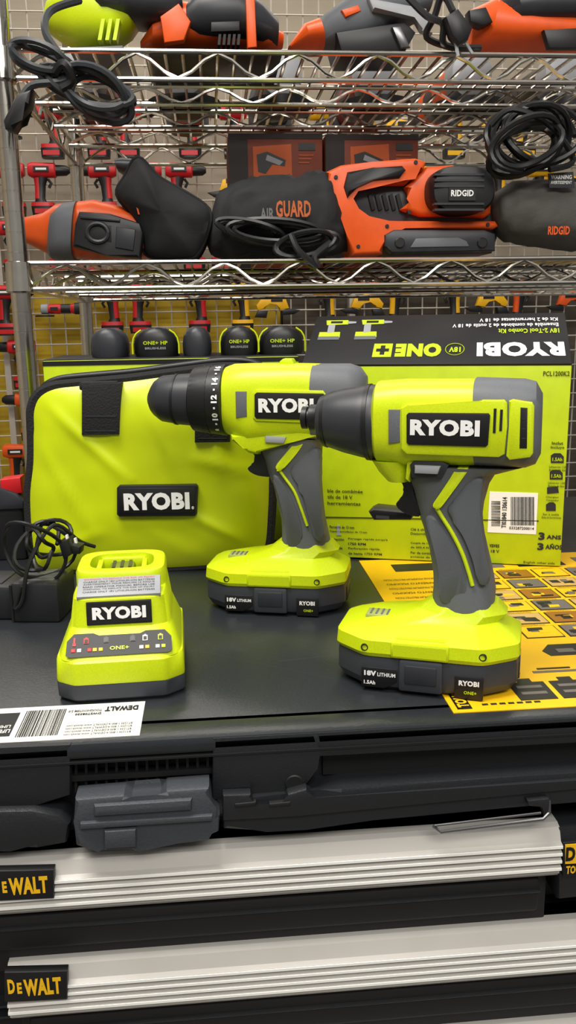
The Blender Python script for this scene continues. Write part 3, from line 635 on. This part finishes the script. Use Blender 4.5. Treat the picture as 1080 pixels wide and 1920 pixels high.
g=G(); pp(g,fr,[(690,960),(700,955),(765,962),(774,968),(770,976),(700,976)],.012,.035,BLK,.002); pp(g,fr,[(705,966),(730,968),(730,974),(705,972)],.010,.014,STEEL); make('belt_clip',g,parent=r_,label='small dark metal clip')
hx=(fr.px(818,1128).x+fr.px(928,1128).x)/2; foot(fr,r_,0.0,hx,fr.px(928,1128).x-fr.px(818,1128).x)
# drill driver
fr=tabletop(525,1127,-14.5); r_=root('drill_driver',fr,'lime and grey cordless drill driver with black chuck on battery','cordless drill')
g=G(); lp(g,fr,[(424,688,426,810,.0275,2.2),(440,682,442,818,.029,2.6),(470,681,475,835,.030,3.2),(560,681,560,822,.030,3.4),(600,682,600,822,.030,3.4)],LIME,N=44)
pp(g,fr,[(524,678),(530,673),(546,673),(550,679),(550,684),(524,684)],-.008,.008,LIME,.001)
make('housing',g,parent=r_,label='lime motor housing')
g=G(); lp(g,fr,[(585,695,585,815,.028,3.2),(590,682,590,823,.031,3.4),(655,682,655,828,.031,3.4),(675,688,672,822,.028,3.2),(688,705,684,805,.02,3)],GREY,N=44)
make('rear_cap',g,parent=r_,label='grey rubber rear cap')
g=G(); lp(g,fr,[(362,704,363,797,None),(365,690,366,805,None),(372,688,373,808,None),(400,685,402,812,None),(424,683,427,816,None),(428,690,430,808,None)],BLK,N=64,rib=0)
lp(g,fr,[(366,690,367,806,None),(398,685,400,812,None)],BLK,N=72,rib=-.02)
c=fr.px(417,749);rr_=abs(fr.px(415,684).z-fr.px(415,814).z)/2+.0006
for i,t in enumerate(['8','•','10','•','12','•','14','•','16']):
    ph=math.radians(-52+i*14.5)
    Mx=Matrix(((0,-1,0,c.x),(math.sin(ph),0,-math.cos(ph),-rr_*math.cos(ph)),(math.cos(ph),0,math.sin(ph),c.z+rr_*math.sin(ph)),(0,0,0,1)))
    if t=='•': g.box((0,0,0),(.0016,.0016,.0004),WHT,M=Mx)
    else: g.text(t,.0035*len(t),.0052,WHT,Mx,.05)
make('torque_collar',g,parent=r_,label='black torque collar with white numbers')
g=G(); lp(g,fr,[(283,728,283,766,None),(286,722,286,772,None),(291,714,292,779,None),(300,707,301,786,None),(306,704,307,790,None),(340,701,341,796,None),(362,700,363,798,None)],DKG,N=64)
lp(g,fr,[(330,700.5,331,796,None),(334,700,335,796.5,None)],BLK,N=64)
lp(g,fr,[(280,734,280,760,None),(284,730,284,764,None)],STEEL,N=30); make('chuck',g,parent=r_,label='dark grey keyless chuck')
o=-.030
g=G(); pp(g,fr,[(474,738),(480,730),(606,732),(612,740),(606,788),(596,794),(480,790),(474,784)],o-.0014,o+.006,LIME,.0012); 
pp(g,fr,[(432,815),(470,822),(560,812),(600,812),(600,820),(560,822),(480,850),(462,845),(458,838),(434,826)],o+.004,o+.012,LIME,.002)
make('side_panel',g,parent=r_)
g=G(); pp(g,fr,[(477,740),(481,736),(606,738),(609,742),(604,784),(600,788),(481,785),(477,781)],o-.0026,o,LBL,.0005); tx(g,fr,'RYOBI',484,747,588,774,o-.003,WHT,.055); make('brand_label',g,parent=r_,label='black nameplate with white lettering')
g=G(); pp(g,fr,[(441,734),(462,734),(463,782),(442,784)],o-.0006,o+.004,GREY,.001); make('side_button',g,parent=r_)
g=G(); pp(g,fr,[(618,742),(630,742),(628,790),(616,790)],o-.0013,o+.002,TOOLDK); make('air_vent',g,parent=r_)
g=G(); lp(g,fr,[(488,812,612,820,.0245,3),(490,835,604,838,.022,2.8),(498,860,603,862,.020,2.6),(503,885,604,888,.0185,2.5),(513,905,602,905,.018,2.4),(517,920,602,920,.018,2.4),(521,940,604,938,.018,2.4),(525,955,607,953,.018,2.4),(529,972,610,970,.018,2.4),(530,1000,616,998,.0185,2.5),(529,1022,620,1018,.0195,2.6),(532,1042,617,1036,.0195,2.7)],GREY,N=44); make('grip',g,parent=r_,label='grey rubber grip')
g=G(); lp(g,fr,[(436,812,495,815,.023,2.6),(448,826,495,832,.021,2.5),(465,842,495,848,.017,2.4)],LIME)
pp(g,fr,[(555,829),(563,827),(569,830),(555,852),(528,882),(520,882),(517,874),(534,852)],-.0228,.0,LIME,.001,sm=True)
g.tube(cat([fr.px(x,y,-.0190) for x,y in [(521,878),(534,896),(552,922),(564,952),(576,986)]],4),.0013,LIME,n=8)
make('handle_trim',g,parent=r_,label='lime trim strip on handle')
g=G(); pp(g,fr,[(578,845),(598,845),(598,890),(600,930),(604,970),(608,1008),(592,1014),(579,970),(564,918),(543,884),(562,862)],-.0200,.0,GREYD,.002,sm=True); make('grip_pad',g,parent=r_)
g=G(); pp(g,fr,[(511,896),(519,892),(534,912),(547,935),(558,962),(565,990),(566,1016),(552,1028),(538,1020),(535,985),(522,930)],-.0190,.0,GREYD,.0015,sm=True); make('grip_pad',g,parent=r_)
g=G(); pp(g,fr,[(466,841),(492,841),(500,868),(510,892),(490,893),(474,888),(464,879),(473,870),(478,860),(475,850)],-.010,.010,BLK,.003,sm=True); make('trigger',g,parent=r_,label='black curved trigger')
g=G(); pp(g,fr,[(490,814),(545,816),(540,838),(492,836)],-.0255,-.01,DKG,.001); pp(g,fr,[(497,818),(536,820),(532,832),(497,830)],-.029,-.02,LTG,.0012); make('direction_switch',g,parent=r_,label='light grey direction switch')
hx=(fr.px(532,1035).x+fr.px(618,1035).x)/2; foot(fr,r_,0.0,hx,fr.px(618,1035).x-fr.px(532,1035).x)
# ================= charger
p=hitZ(228,1317,T); fr=Fr((p.x,p.y,T),2); r_=root('battery_charger',fr,'lime battery charger with grey base and round socket','battery charger')
def srect(hw,yf,yb,z,n,N=56): return sring(Vector((hw,(yf+yb)/2,z)),Vector((-hw,(yf+yb)/2,z)),Vector((0,(yb-yf)/2,0)),n,N)
g=G(); cslab([(0,0,.058,.080,.108,.008),(.003,0,.058,.087,.114,.010),(.0135,0,.058,.0878,.116,.010),(.0145,0,.058,.087,.115,.010)],GREY2,g); make('base',g,parent=r_,label='dark grey base')
g=G(); cslab([(.0142,0,.0575,.0872,.115,.010),(.016,0,.0575,.0876,.1155,.010),(.029,0,.058,.0866,.113,.010),(.0305,0,.0585,.0858,.1105,.010)],LIME,g)
g.loft([srect(hw,yf,yb,z,7,56) for z,yf,yb,hw in [(.0300,.0033,.1135,.0428),(.0315,.0045,.1133,.0424),(.045,.021,.112,.0365),(.0465,.0235,.1115,.0358),(.0655,.027,.110,.0330),(.0668,.029,.109,.0320)]],LIME)
oc=lambda z,s=0:srect(.0328-s,.0455+s,.109-s,z,4.5)
ic=lambda z,s=0:srect(.0235-s,.058+s,.101-s,z,3.2)
g.loft([oc(.060),oc(.0765),oc(.0790,.0012),oc(.0796,.003),ic(.0796,-.0015),ic(.0788),ic(.0655,.001)],LIME,cap=False)
make('housing',g,parent=r_,label='lime plastic housing')
g=G(); LDK=mat('lime_dark',(110,122,8),.5); g.add([tuple(v) for v in ic(.0672)],[tuple(range(56))],LDK); g.bx(-.0095,.0095,.066,.088,.067,.0765,LDK,.003); g.bx(-.017,.017,.094,.100,.067,.077,LIME,.002)  # darker lime puts the socket's recess shade into its colour
for x in(-.006,.0,.006): g.bx(x-.0012,x+.0012,.068,.086,.0760,.0772,STEEL)
for sx in(-1,1): g.bx(sx*.0165-.002,sx*.0165+.002,.062,.09,.067,.0775,LIME,.001)
make('socket',g,parent=r_,label='recessed battery socket with metal contacts')
def plane(P,Q):
    d=Vector((0,Q[0]-P[0],Q[1]-P[1]));L=d.length;d.normalize();X=Vector((1,0,0));N_=X.cross(d)
    M=Matrix((( X.x,d.x,N_.x,0),(X.y,d.y,N_.y,P[0]),(X.z,d.z,N_.z,P[1]),(0,0,0,1))); return M,L
M1,L1=plane((.0050,.0316),(.0208,.0449))
def plate(g,pts,z,mt,M): g.add([(a,b,z) for a,b in pts],[tuple(range(len(pts)))],mt,M)
g=G(); plate(g,[(-.036,.002),(-.033,.0005),(.033,.0005),(.036,.002),(.0355,.013),(.031,.0185),(.018,.0185),(.014,.0165),(-.014,.0165),(-.018,.0185),(-.031,.0185),(-.0355,.013)],.0012,LBL,M1)
g.text('ONE+',.013,.003,LIMEB,M1@Matrix.Translation((0,.006,.0016)),.03)
for x,m in [(-.031,REDP),(-.027,WHT),(-.020,REDP),(-.0165,YELP),(-.0125,YELP),(.015,WHT),(.019,YELP),(.026,WHT),(.030,LIMEB)]:
    g.box((x,.0055,.0015),(.0028,.0026,.0004),m,.0002,M=M1)
for x,m in [(-.0225,REDP),(.0175,WHT),(.028,LIMEB),(-.009,DKG),(.009,DKG)]:
    g.box((x,.0125,.0015),(.0034,.0042,.0003),m,M=M1); g.box((x,.0122,.0018),(.0022,.0026,.0002),LBL if m is not DKG else DKG,M=M1); g.box((x,.0149,.0015),(.0014,.0008,.0003),m,M=M1)
g.box((-.0305,.0128,.0015),(.0012,.005,.0003),REDP,M=M1); g.box((-.0305,.0100,.0015),(.0022,.0022,.0003),REDP,M=M1)
make('indicator_panel',g,parent=r_,label='black indicator strip with red yellow and green marks')
M2,L2=plane((.0240,.0475),(.0266,.0650))
g=G(); w=.0215; g.box((0,.009,.0008),(2*w+.002,.0165,.001),BLK,.0005,M=M2); plate(g,[(-w,.0018),(w,.0018),(w,.0162),(-w,.0162)],.0015,LBL,M2); g.text('RYOBI',.037,.0088,WHT,M2@Matrix.Translation((0,.009,.0019)),.055)
make('brand_label',g,parent=r_,label='black nameplate with white lettering')
M3,L3=plane((.0285,.0672),(.0465,.0765))
g=G(); g.box((0,.0093,-.001),(.058,.0190,.004),LTG,.0006,M=M3); g.prism([(-.0285,.060),(.0285,.060),(.0285,.0675),(-.0285,.0675)],.030,.046,LTG)
for i in range(6): g.text(['WARNING: TO REDUCE THE RISK OF INJURY','CHARGE ONLY 18V LITHIUM-ION BATTERIES','AVERTISSEMENT: POUR REDUIRE LE RISQUE','READ OPERATOR MANUAL BEFORE USE'][i%4],.05,.0016,INK if i else REDP,M3@Matrix.Translation((0,.0165-i*.0025,.0013)),.0)
make('warning_label',g,parent=r_,label='grey label with fine warning print')
# adapter + cord
AD=mat('adapter_black',(36,37,41),.36)
p=hitZ(62,1168,T); fr=Fr((p.x,p.y,T),-8); r_=root('power_adapter',fr,'black block power adapter with coiled thin cord and plug','power adapter')
g=G(); g.bx(-.018,.024,0,.050,0,.036,AD,.003); g.bx(-.080,-.017,.006,.06,0,.031,AD,.004); g.bx(-.07,-.03,.014,.05,.0305,.0322,DKG,.0006); g.bx(-.0185,-.0165,-.0005,.05,.002,.034,TOOLDK); make('adapter_body',g,parent=r_)
g=G(); g.bx(-.012,.018,.008,.042,.0355,.0365,mat('adapter_label_grey',(96,97,100),.5),.0003)
for i in range(5): g.text('INPUT 120V 60Hz  OUTPUT 20V',.026,.0018,INK,Matrix.Translation((.003,.014+i*.0055,.0368)),.0)
make('rating_label',g,parent=r_,label='grey rating label with fine print')
g=G(); coil(g,fr,74,1030,46,50,3,.0018,.02,CORD,tilt=15,jit=.25,dep=.022); coil(g,fr,84,1015,34,32,2,.0018,.024,CORD,tilt=-20,jit=.28,dep=.02)
g.tube(cat([fr.px(40,1100,-.002),fr.px(28,1140,-.004),fr.px(42,1125,-.004),fr.px(55,1055,0),fr.px(100,985,.02),fr.px(150,1015,.04),fr.px(178,1025,.05)]),.0018,CORD)
make('cord',g,parent=r_,label='thin black coiled cord')
g=G(); pp(g,fr,[(108,1018),(126,1012),(134,1040),(118,1050)],.01,.03,BLK,.002); pp(g,fr,[(122,1004),(126,1003),(130,1022),(126,1023)],.015,.018,ALUL); pp(g,fr,[(138,1010),(142,1009),(146,1028),(142,1029)],.022,.025,ALUL); pp(g,fr,[(126,1020),(150,1026),(148,1040),(128,1040)],.014,.03,BLK,.002); make('plug',g,parent=r_)
# ================= bag
p=hitZ(290,1070,T); fr=Fr((p.x,p.y,T),-3.5); r_=root('tool_bag',fr,'lime fabric zipped tool bag with black piping and straps','tool bag')
base=[(60,810),(60,772),(72,745),(100,730),(150,724),(240,716),(330,704),(420,694),(480,702),(508,740),(514,800),(510,880),(508,960),(502,1030),(482,1056),(420,1064),(290,1072),(150,1075),(80,1070),(62,1040),(54,940),(60,870)]
O=cat([Vector((v.x,0,v.z)) for v in [fr.px(x,y,0) for x,y in base]],5,True)
cen=Vector((sum(v.x for v in O)/len(O),0,(max(v.z for v in O)+min(v.z for v in O))/2))
mz=min(v.z for v in O)
O=[Vector((v.x,0,v.z-mz+.001)) for v in O]; cen.z-=mz
def crease(x,z):
    d=noise.noise(Vector((x*9,z*9,1.3)))*.003+noise.noise(Vector((x*20,z*26,4)))*.0016
    for (ax,az,bx_,bz,w,h) in [(-.11,.19,-.02,.10,.006,.0024),(-.115,.15,-.06,.05,.005,.002),(.00,.19,.03,.10,.006,.0022),(.10,.03,.02,.075,.006,.0024),(.07,.0,.0,.05,.005,.002),(-.12,.02,-.05,.045,.006,.002),(.12,.10,.05,.12,.006,.0024),(-.04,.20,-.03,.14,.005,.002),(.06,.20,.075,.10,.006,.0024)]:
        A=Vector((ax,az));B=Vector((bx_,bz));P=Vector((x,z));t=max(0,min(1,(P-A).dot(B-A)/(B-A).length_squared)); q=(P-(A+(B-A)*t)).length
        d-=h*math.exp(-(q/w)**2)*math.sin(math.pi*(.15+.85*(1-t)))
    return d
def bring(s,y,dz=0,nz=0): 
    r=[]
    for v in O:
        w=cen+(v-cen)*s; d=crease(w.x,w.z)*nz
        r.append(Vector((w.x,y+d,max(.0005,w.z+dz))))
    return r
g=G(); secs=[bring(.975,.002,0,0),bring(.99,-.001,0,.1)]
for i in range(26):
    s=.975*(1-i/26)+.02; prof=-.0145*(1-max(0,s)**6)-.001
    secs.append(bring(s,prof,0,min(1,(1-s)*7)))
g.loft(secs,LIMEF); make('front_panel',g,parent=r_,label='lime vinyl front panel',ang=80)
g=G(); g.tube(bring(1.0,.002),.0058,BLKF,closed=True); make('piping',g,parent=r_,label='black edge piping')
g=G(); g.loft([bring(.985,.003),bring(.985,.01),bring(1.006,.02,.001),bring(1.022,.045,.003),bring(1.012,.065,.002),bring(.95,.07)],BLKF)
g.tube(bring(1.024,.036,.003),.0040,BLK,closed=True); g.tube(bring(1.014,.066,.003),.0040,BLKF,closed=True)
make('gusset',g,parent=r_,label='black fabric side gusset with zip',ang=80)
for (x0,x1,y0,y1) in [(150,226,726,815),(362,434,702,829)]:
    g=G(); A=[(x0+3,y0-4),(x1,y0-8),(x1-3,y1),(x0+3,y1+1)]
    pp(g,fr,A,-.0200,-.002,BLKF,.001); pp(g,fr,[(x0+8,y1-36),(x1-8,y1-36),(x1-9,y1-33),(x0+9,y1-33)],-.0205,-.018,DKG); pp(g,fr,[(x0+9,y1-8),(x1-9,y1-8),(x1-9,y1-6),(x0+9,y1-6)],-.0205,-.018,DKG)
    a=fr.px(x0+3,y0-4,0);b=fr.px(x1,y0-8,0); g.bx(a.x+.001,b.x-.001,-.018,.05,a.z-.004,a.z+.004,BLKF,.002)
    make('strap',g,parent=r_,label='black webbing strap')
g=G(); pp(g,fr,[(219,915),(223,911),(367,909),(371,913),(369,964),(365,968),(223,969),(219,965)],-.024,-.0135,BLK,.001); pp(g,fr,[(224,916),(366,914),(364,962),(224,964)],-.0245,-.018,LBL,.0005); tx(g,fr,'RYOBI',231,925,356,955,-.0248,WHT,.055); tx(g,fr,'®',359,949,364,955,-.0248,WHT,.02)
make('brand_label',g,parent=r_,label='black rubber nameplate with white lettering')
# ================= kit box
p=hitZ(835,1056,T); fr=Fr((p.x,p.y,T),-17); r_=root('kit_box',fr,'lime and black cardboard tool kit box with raised lid','cardboard box')
xl=fr.px(566,690).x;xr=fr.px(1072,690).x;Hb=fr.px(835,686).z; D=.100
g=G(); g.bx(xl,xr,0,D,.0018,Hb,LIMEB,.001); make('box_body',g,parent=r_,label='lime printed cardboard body')
ph=math.radians(27); cph,sph=math.cos(ph),math.sin(ph); Lf=.108
Mf=Matrix(((1,0,0,0),(0,cph,-sph,0),(0,sph,cph,Hb),(0,0,0,1)))
g=G(); g.bx(xl,xr,0,Lf,0,.0022,LBL,.0005,M=Mf)
e1,e2=Lf*cph,Lf*sph
for X in(xl,xr-.002): g.prism([(0,0),(e1,0),(e1,e2)],0,.002,LIMEB,M=Matrix(((0,1,0,X),(1,0,0,0),(0,0,1,Hb),(0,0,0,1))))
make('lid_flap',g,parent=r_,label='black printed lid flap')
fx=lambda x:fr.px(x,650,.03).x
def ft(g,t,x0,x1,v0,v1,mt,b=.02):
    a,c=fx(x0),fx(x1); Mt=Mf@Matrix(((-1,0,0,(a+c)/2),(0,-1,0,(v0+v1)/2),(0,0,1,.0027),(0,0,0,1))); g.text(t,abs(c-a),v1-v0,mt,Mt,b)
g=G(); ft(g,'RYOBI',894,1058,.014,.043,WHT,.055); ft(g,'ONE',742,828,.014,.042,LIMEB,.07); ft(g,'18V',842,864,.023,.034,LIMEB,.04); 
a,c=fx(701),fx(736)
g.box(((a+c)/2,.028,.0026),(abs(c-a),.028,.0004),LIMEB,M=Mf); g.box(((a+c)/2,.028,.0029),(abs(c-a)*.68,.006,.0004),LBL,M=Mf); g.box(((a+c)/2,.028,.0029),(abs(c-a)*.24,.019,.0004),LBL,M=Mf)
ft(g,'18V 2-Tool Combo Kit',935,1052,.062,.072,LIMEB,.03); ft(g,'Ensemble de combinée de 2 outils de 18 V',846,1052,.076,.084,WHT,.02); ft(g,'Kit de 2 herramientas de 18 V',898,1052,.088,.096,WHT,.02)
cc=fx(853); g.tube([Mf@Vector((cc+.0095*math.cos(q),.029+.012*math.sin(q),.0028)) for q in [i*math.pi/12 for i in range(24)]],.0004,LIMEB,closed=True,n=4)
for X in(620,690):
    c0=fx(X)
    def q(pts,m,z): g.add([Mf@Vector((c0+a*.95,.062+b*1.25,z)) for a,b in pts],[tuple(range(len(pts)))],m)
    q([(-.014,.028),(.012,.028),(.013,.020),(-.012,.019)],LIMEB,.0026); q([(.012,.026),(.022,.025),(.022,.022),(.012,.021)],LTG,.0026)
    q([(-.010,.020),(-.002,.020),(-.001,.006),(-.009,.004)],LTG,.0027); q([(-.018,.006),(.006,.006),(.007,-.004),(-.018,-.004)],LIMEB,.0026); q([(-.018,-.002),(.006,-.002),(.007,-.008),(-.018,-.008)],GREY,.0027)
    q([(-.008,.026),(.006,.026),(.006,.022),(-.008,.022)],LBL,.0028)
make('lid_print',g,parent=r_,label='white and lime upside-down lettering with drill pictures')
g=G(); o=-.0008
DK=mat('print_olive',(62,70,8),.5)
tx(g,fr,'PCL1200K2',1019,696,1068,705,o,DK,.02)
for t,x0,y0,x1,y1,b in [('ble de combinée',614,917,680,925,.02),('tils de 18 V',614,928,661,936,.02),('herramientas',614,940,676,948,.02),
  ('Perceuse de 13 mm',618,985,664,992,.02),('Taladro atornillador de 13 mm',618,994,688,1000,.02),('Perçage rapide jusqu\'à',653,1008,727,1015,.02),('1750 RPM',653,1017,686,1023,.03),('Perforación rápida',653,1026,712,1033,.02),('de hasta 1750 RPM',653,1035,716,1042,.02),('Rotación',618,1008,645,1014,.02),('hasta de',618,1024,642,1030,.02),
  ('Clé à chocs',770,990,806,996,.02),('Destornillador',770,998,812,1004,.02),('Couple de 1800',770,1016,812,1022,.02),('de 203,4 N·m',770,1024,812,1030,.02),('Par de torsión',770,1034,812,1040,.02),('potente de',770,1042,806,1048,.02),('vaves',918,1020,936,1027,.02),('de 18 V',908,1030,936,1037,.02),
  ('Inclut',1035,828,1056,834,.03),('Incluye',1033,836,1058,843,.02),('Lithium-Ion 1.5Ah',1030,873,1064,878,.01),('Batería de litio',1030,879,1062,884,.01),('Lithium-Ion 1.5Ah',1028,903,1060,908,.01),('Batería de litio',1028,909,1058,914,.01),('Chargeur',1024,930,1048,935,.01),('Cargador',1024,936,1048,941,.01),('Sac à outils',1018,962,1048,967,.01),('Bolsa de herramientas',1016,968,1052,973,.01),
  ('3',1010,998,1021,1013,.05),('ANS',1025,1003,1052,1012,.04),('3',1008,1018,1019,1032,.05),('AÑOS',1023,1019,1054,1031,.04),('English other side',982,1052,1040,1060,.01)]:
    tx(g,fr,t,x0,y0,x1,y1,o,DK if y0<980 else INK,b)
for (x,y) in [(1045,862),(1043,893)]:
    pp(g,fr,[(x-12,y-8),(x-6,y-12),(x+6,y-12),(x+12,y-6),(x+12,y+6),(x-12,y+6)],o,.0,INK); tx(g,fr,'1.5Ah',x-9,y-4,x+9,y+3,o-.0003,LIMEB,.03)
pp(g,fr,[(1026,914),(1046,912),(1048,924),(1026,926)],o,0,INK); pp(g,fr,[(1024,946),(1030,942),(1038,942),(1042,946),(1042,958),(1024,958)],o,0,INK)
pp(g,fr,[(570,968),(1010,976),(1010,978),(570,970)],o,0,DK)
pp(g,fr,[(632,985),(637,985),(637,1000),(640,1004),(630,1004),(632,1000)],o,0,LTG)
make('face_print',g,parent=r_,label='small black product lettering')
g=G(); pp(g,fr,[(918,922),(1009,925),(1005,1002),(914,998)],-.0008,0,WHT); 
x=958
for i in range(26):
    w=random.choice([.6,1.1,1.8]); 
    if x>1000: break
    pp(g,fr,[(x,932),(x+w,932),(x+w,985),(x,985)],-.0012,-.0005,INK); x+=w+random.choice([.8,1.3])
tx(g,fr,'033287200014',955,987,1001,994,-.0012,INK,.02); 
for i in range(16): 
    y=940+i*3; pp(g,fr,[(921,y),(938,y),(938,y+random.choice([1,1.8])),(921,y+.8)],-.0012,-.0005,INK)
tx(g,fr,'TI03840 130614',942,932,949,990,-.0012,INK,.03,rot=90)
make('barcode_sticker',g,parent=r_,label='white barcode sticker')
# ================= rear box with batteries
Yr=.975
A=hitY(80,684,Yr);B=hitY(560,665,Yr); fr=Fr(((A.x+B.x)/2,Yr,T)); g=G(); w=(B.x-A.x)/2;h=hitY(300,672,Yr).z-T
g.bx(-w,w,0,.13,0,h,LIMEB,.0015); g.bx(-w+.0005,w-.0005,.0005,.1295,h-.003,h+.0008,LBL,.0004); g.bx(-w,w,-.0005,.002,h-.006,h-.001,LBL)
make('cardboard_box',g,M=fr.M,label='long lime and black cardboard box behind the bag',category='box')
zt=T+h+.001
for i,(x,wd,lim) in enumerate([(207,64,0),(295,78,1),(370,50,0),(447,66,1),(525,80,1)]):
    p=hitY(x,650,1.035); fb=Fr((p.x,1.035,zt)); g=G(); s=wd/1600*1.08/2
    rings=[]
    for z,k in [(0,.93),(.004,1),(.014,1),(.021,.94),(.026,.82),(.030,.62),(.0325,.3)]:
        rings.append(sring(Vector((s*k,.0,z)),Vector((-s*k,.0,z)),Vector((0,.035*(.75+.25*k),0)),3,32))
    g.loft(rings,BLK if lim else DKG)
    if lim:
        pf=[(-1.0,.003),(-1.0,.014),(-.94,.021),(-.82,.026),(-.6,.030)]
        for sg in(-1,1): g.tube([(sg*a*s,-.030,b) for a,b in pf],.0010,LIME,n=6)
        g.text('ONE+ HP',s*1.05,.0042,LIMEB,Matrix.Translation((0,-.0358,.0155))@PF,.03); g.text('BRUSHLESS',s*.9,.0025,LTG,Matrix.Translation((0,-.0358,.0095))@PF,.02)
    make('battery_pack',g,M=fb.M,label='black battery pack with lime edge on cardboard box' if lim else 'dark grey battery pack on cardboard box',category='battery',group='battery packs on the rear box')
# dark case far left
fr=Fr((hitY(47,1000,.93).x-.07,.93,T)); g=G(); hh=hitY(20,935,.93).z-T
g.bx(-.07,.07,0,.1,0,hh,BLK,.004); g.bx(-.07,.05,-.002,.03,hh-.006,hh+.004,DKG,.002); pp(g,fr,[(0,900),(38,895),(42,925),(0,930)],-.003,.02,RED,.002); pp(g,fr,[(-30,905),(30,925),(44,940),(44,955),(-30,958)],-.006,.02,DKG,.003)
make('tool_case',g,M=fr.M,label='small black plastic case with red strip',category='case')
# ================= lights & camera
def area(n,loc,rot,sx,sy,e,col):
    l=bpy.data.lights.new(n,'AREA');l.shape='RECTANGLE';l.size=sx;l.size_y=sy;l.energy=e;l.color=col
    o=bpy.data.objects.new(n,l);o.location=loc;o.rotation_euler=[math.radians(a) for a in rot];sc.collection.objects.link(o)
area('ceiling_light',(-.5,.25,2.9),(0,0,0),1.1,.7,46,(1,.96,.88))
area('ceiling_light',(.4,-1.0,2.6),(38,0,0),1.5,.6,33,(1,.96,.89))
area('ceiling_light',(0,2.5,2.95),(0,0,0),3,.3,24,(1,.93,.82))
w=bpy.data.worlds.new('w');sc.world=w;w.use_nodes=True;nt=w.node_tree;bg=nt.nodes['Background'];bg.inputs[1].default_value=.5
tc=nt.nodes.new('ShaderNodeTexCoord');sx=nt.nodes.new('ShaderNodeSeparateXYZ');rp=nt.nodes.new('ShaderNodeValToRGB');ml=nt.nodes.new('ShaderNodeMapRange')
nt.links.new(tc.outputs['Generated'],sx.inputs[0]);nt.links.new(sx.outputs['Z'],ml.inputs['Value']);ml.inputs['From Min'].default_value=-1;ml.inputs['From Max'].default_value=1
nt.links.new(ml.outputs['Result'],rp.inputs['Fac'])
e=rp.color_ramp.elements;e[0].position=.30;e[0].color=(.10,.095,.09,1);e[1].position=1;e[1].color=(1,.96,.9,1)
for ps,cv in((.42,.45),(.50,.25),(.56,.7),(.62,.25),(.72,.85)):  # invented light and dark bands, added for the chrome to reflect
    q=e.new(ps);q.color=(cv,cv*.96,cv*.9,1)
nt.links.new(rp.outputs['Color'],bg.inputs[0])
cd=bpy.data.cameras.new('cam');co=bpy.data.objects.new('cam',cd);sc.collection.objects.link(co);sc.camera=co
cd.sensor_fit='VERTICAL';cd.sensor_height=36;cd.lens=F*36/1920;cd.clip_start=.02
B_=-FW
co.matrix_world=Matrix(((RT.x,UP.x,B_.x,C.x),(RT.y,UP.y,B_.y,C.y),(RT.z,UP.z,B_.z,C.z),(0,0,0,1)))
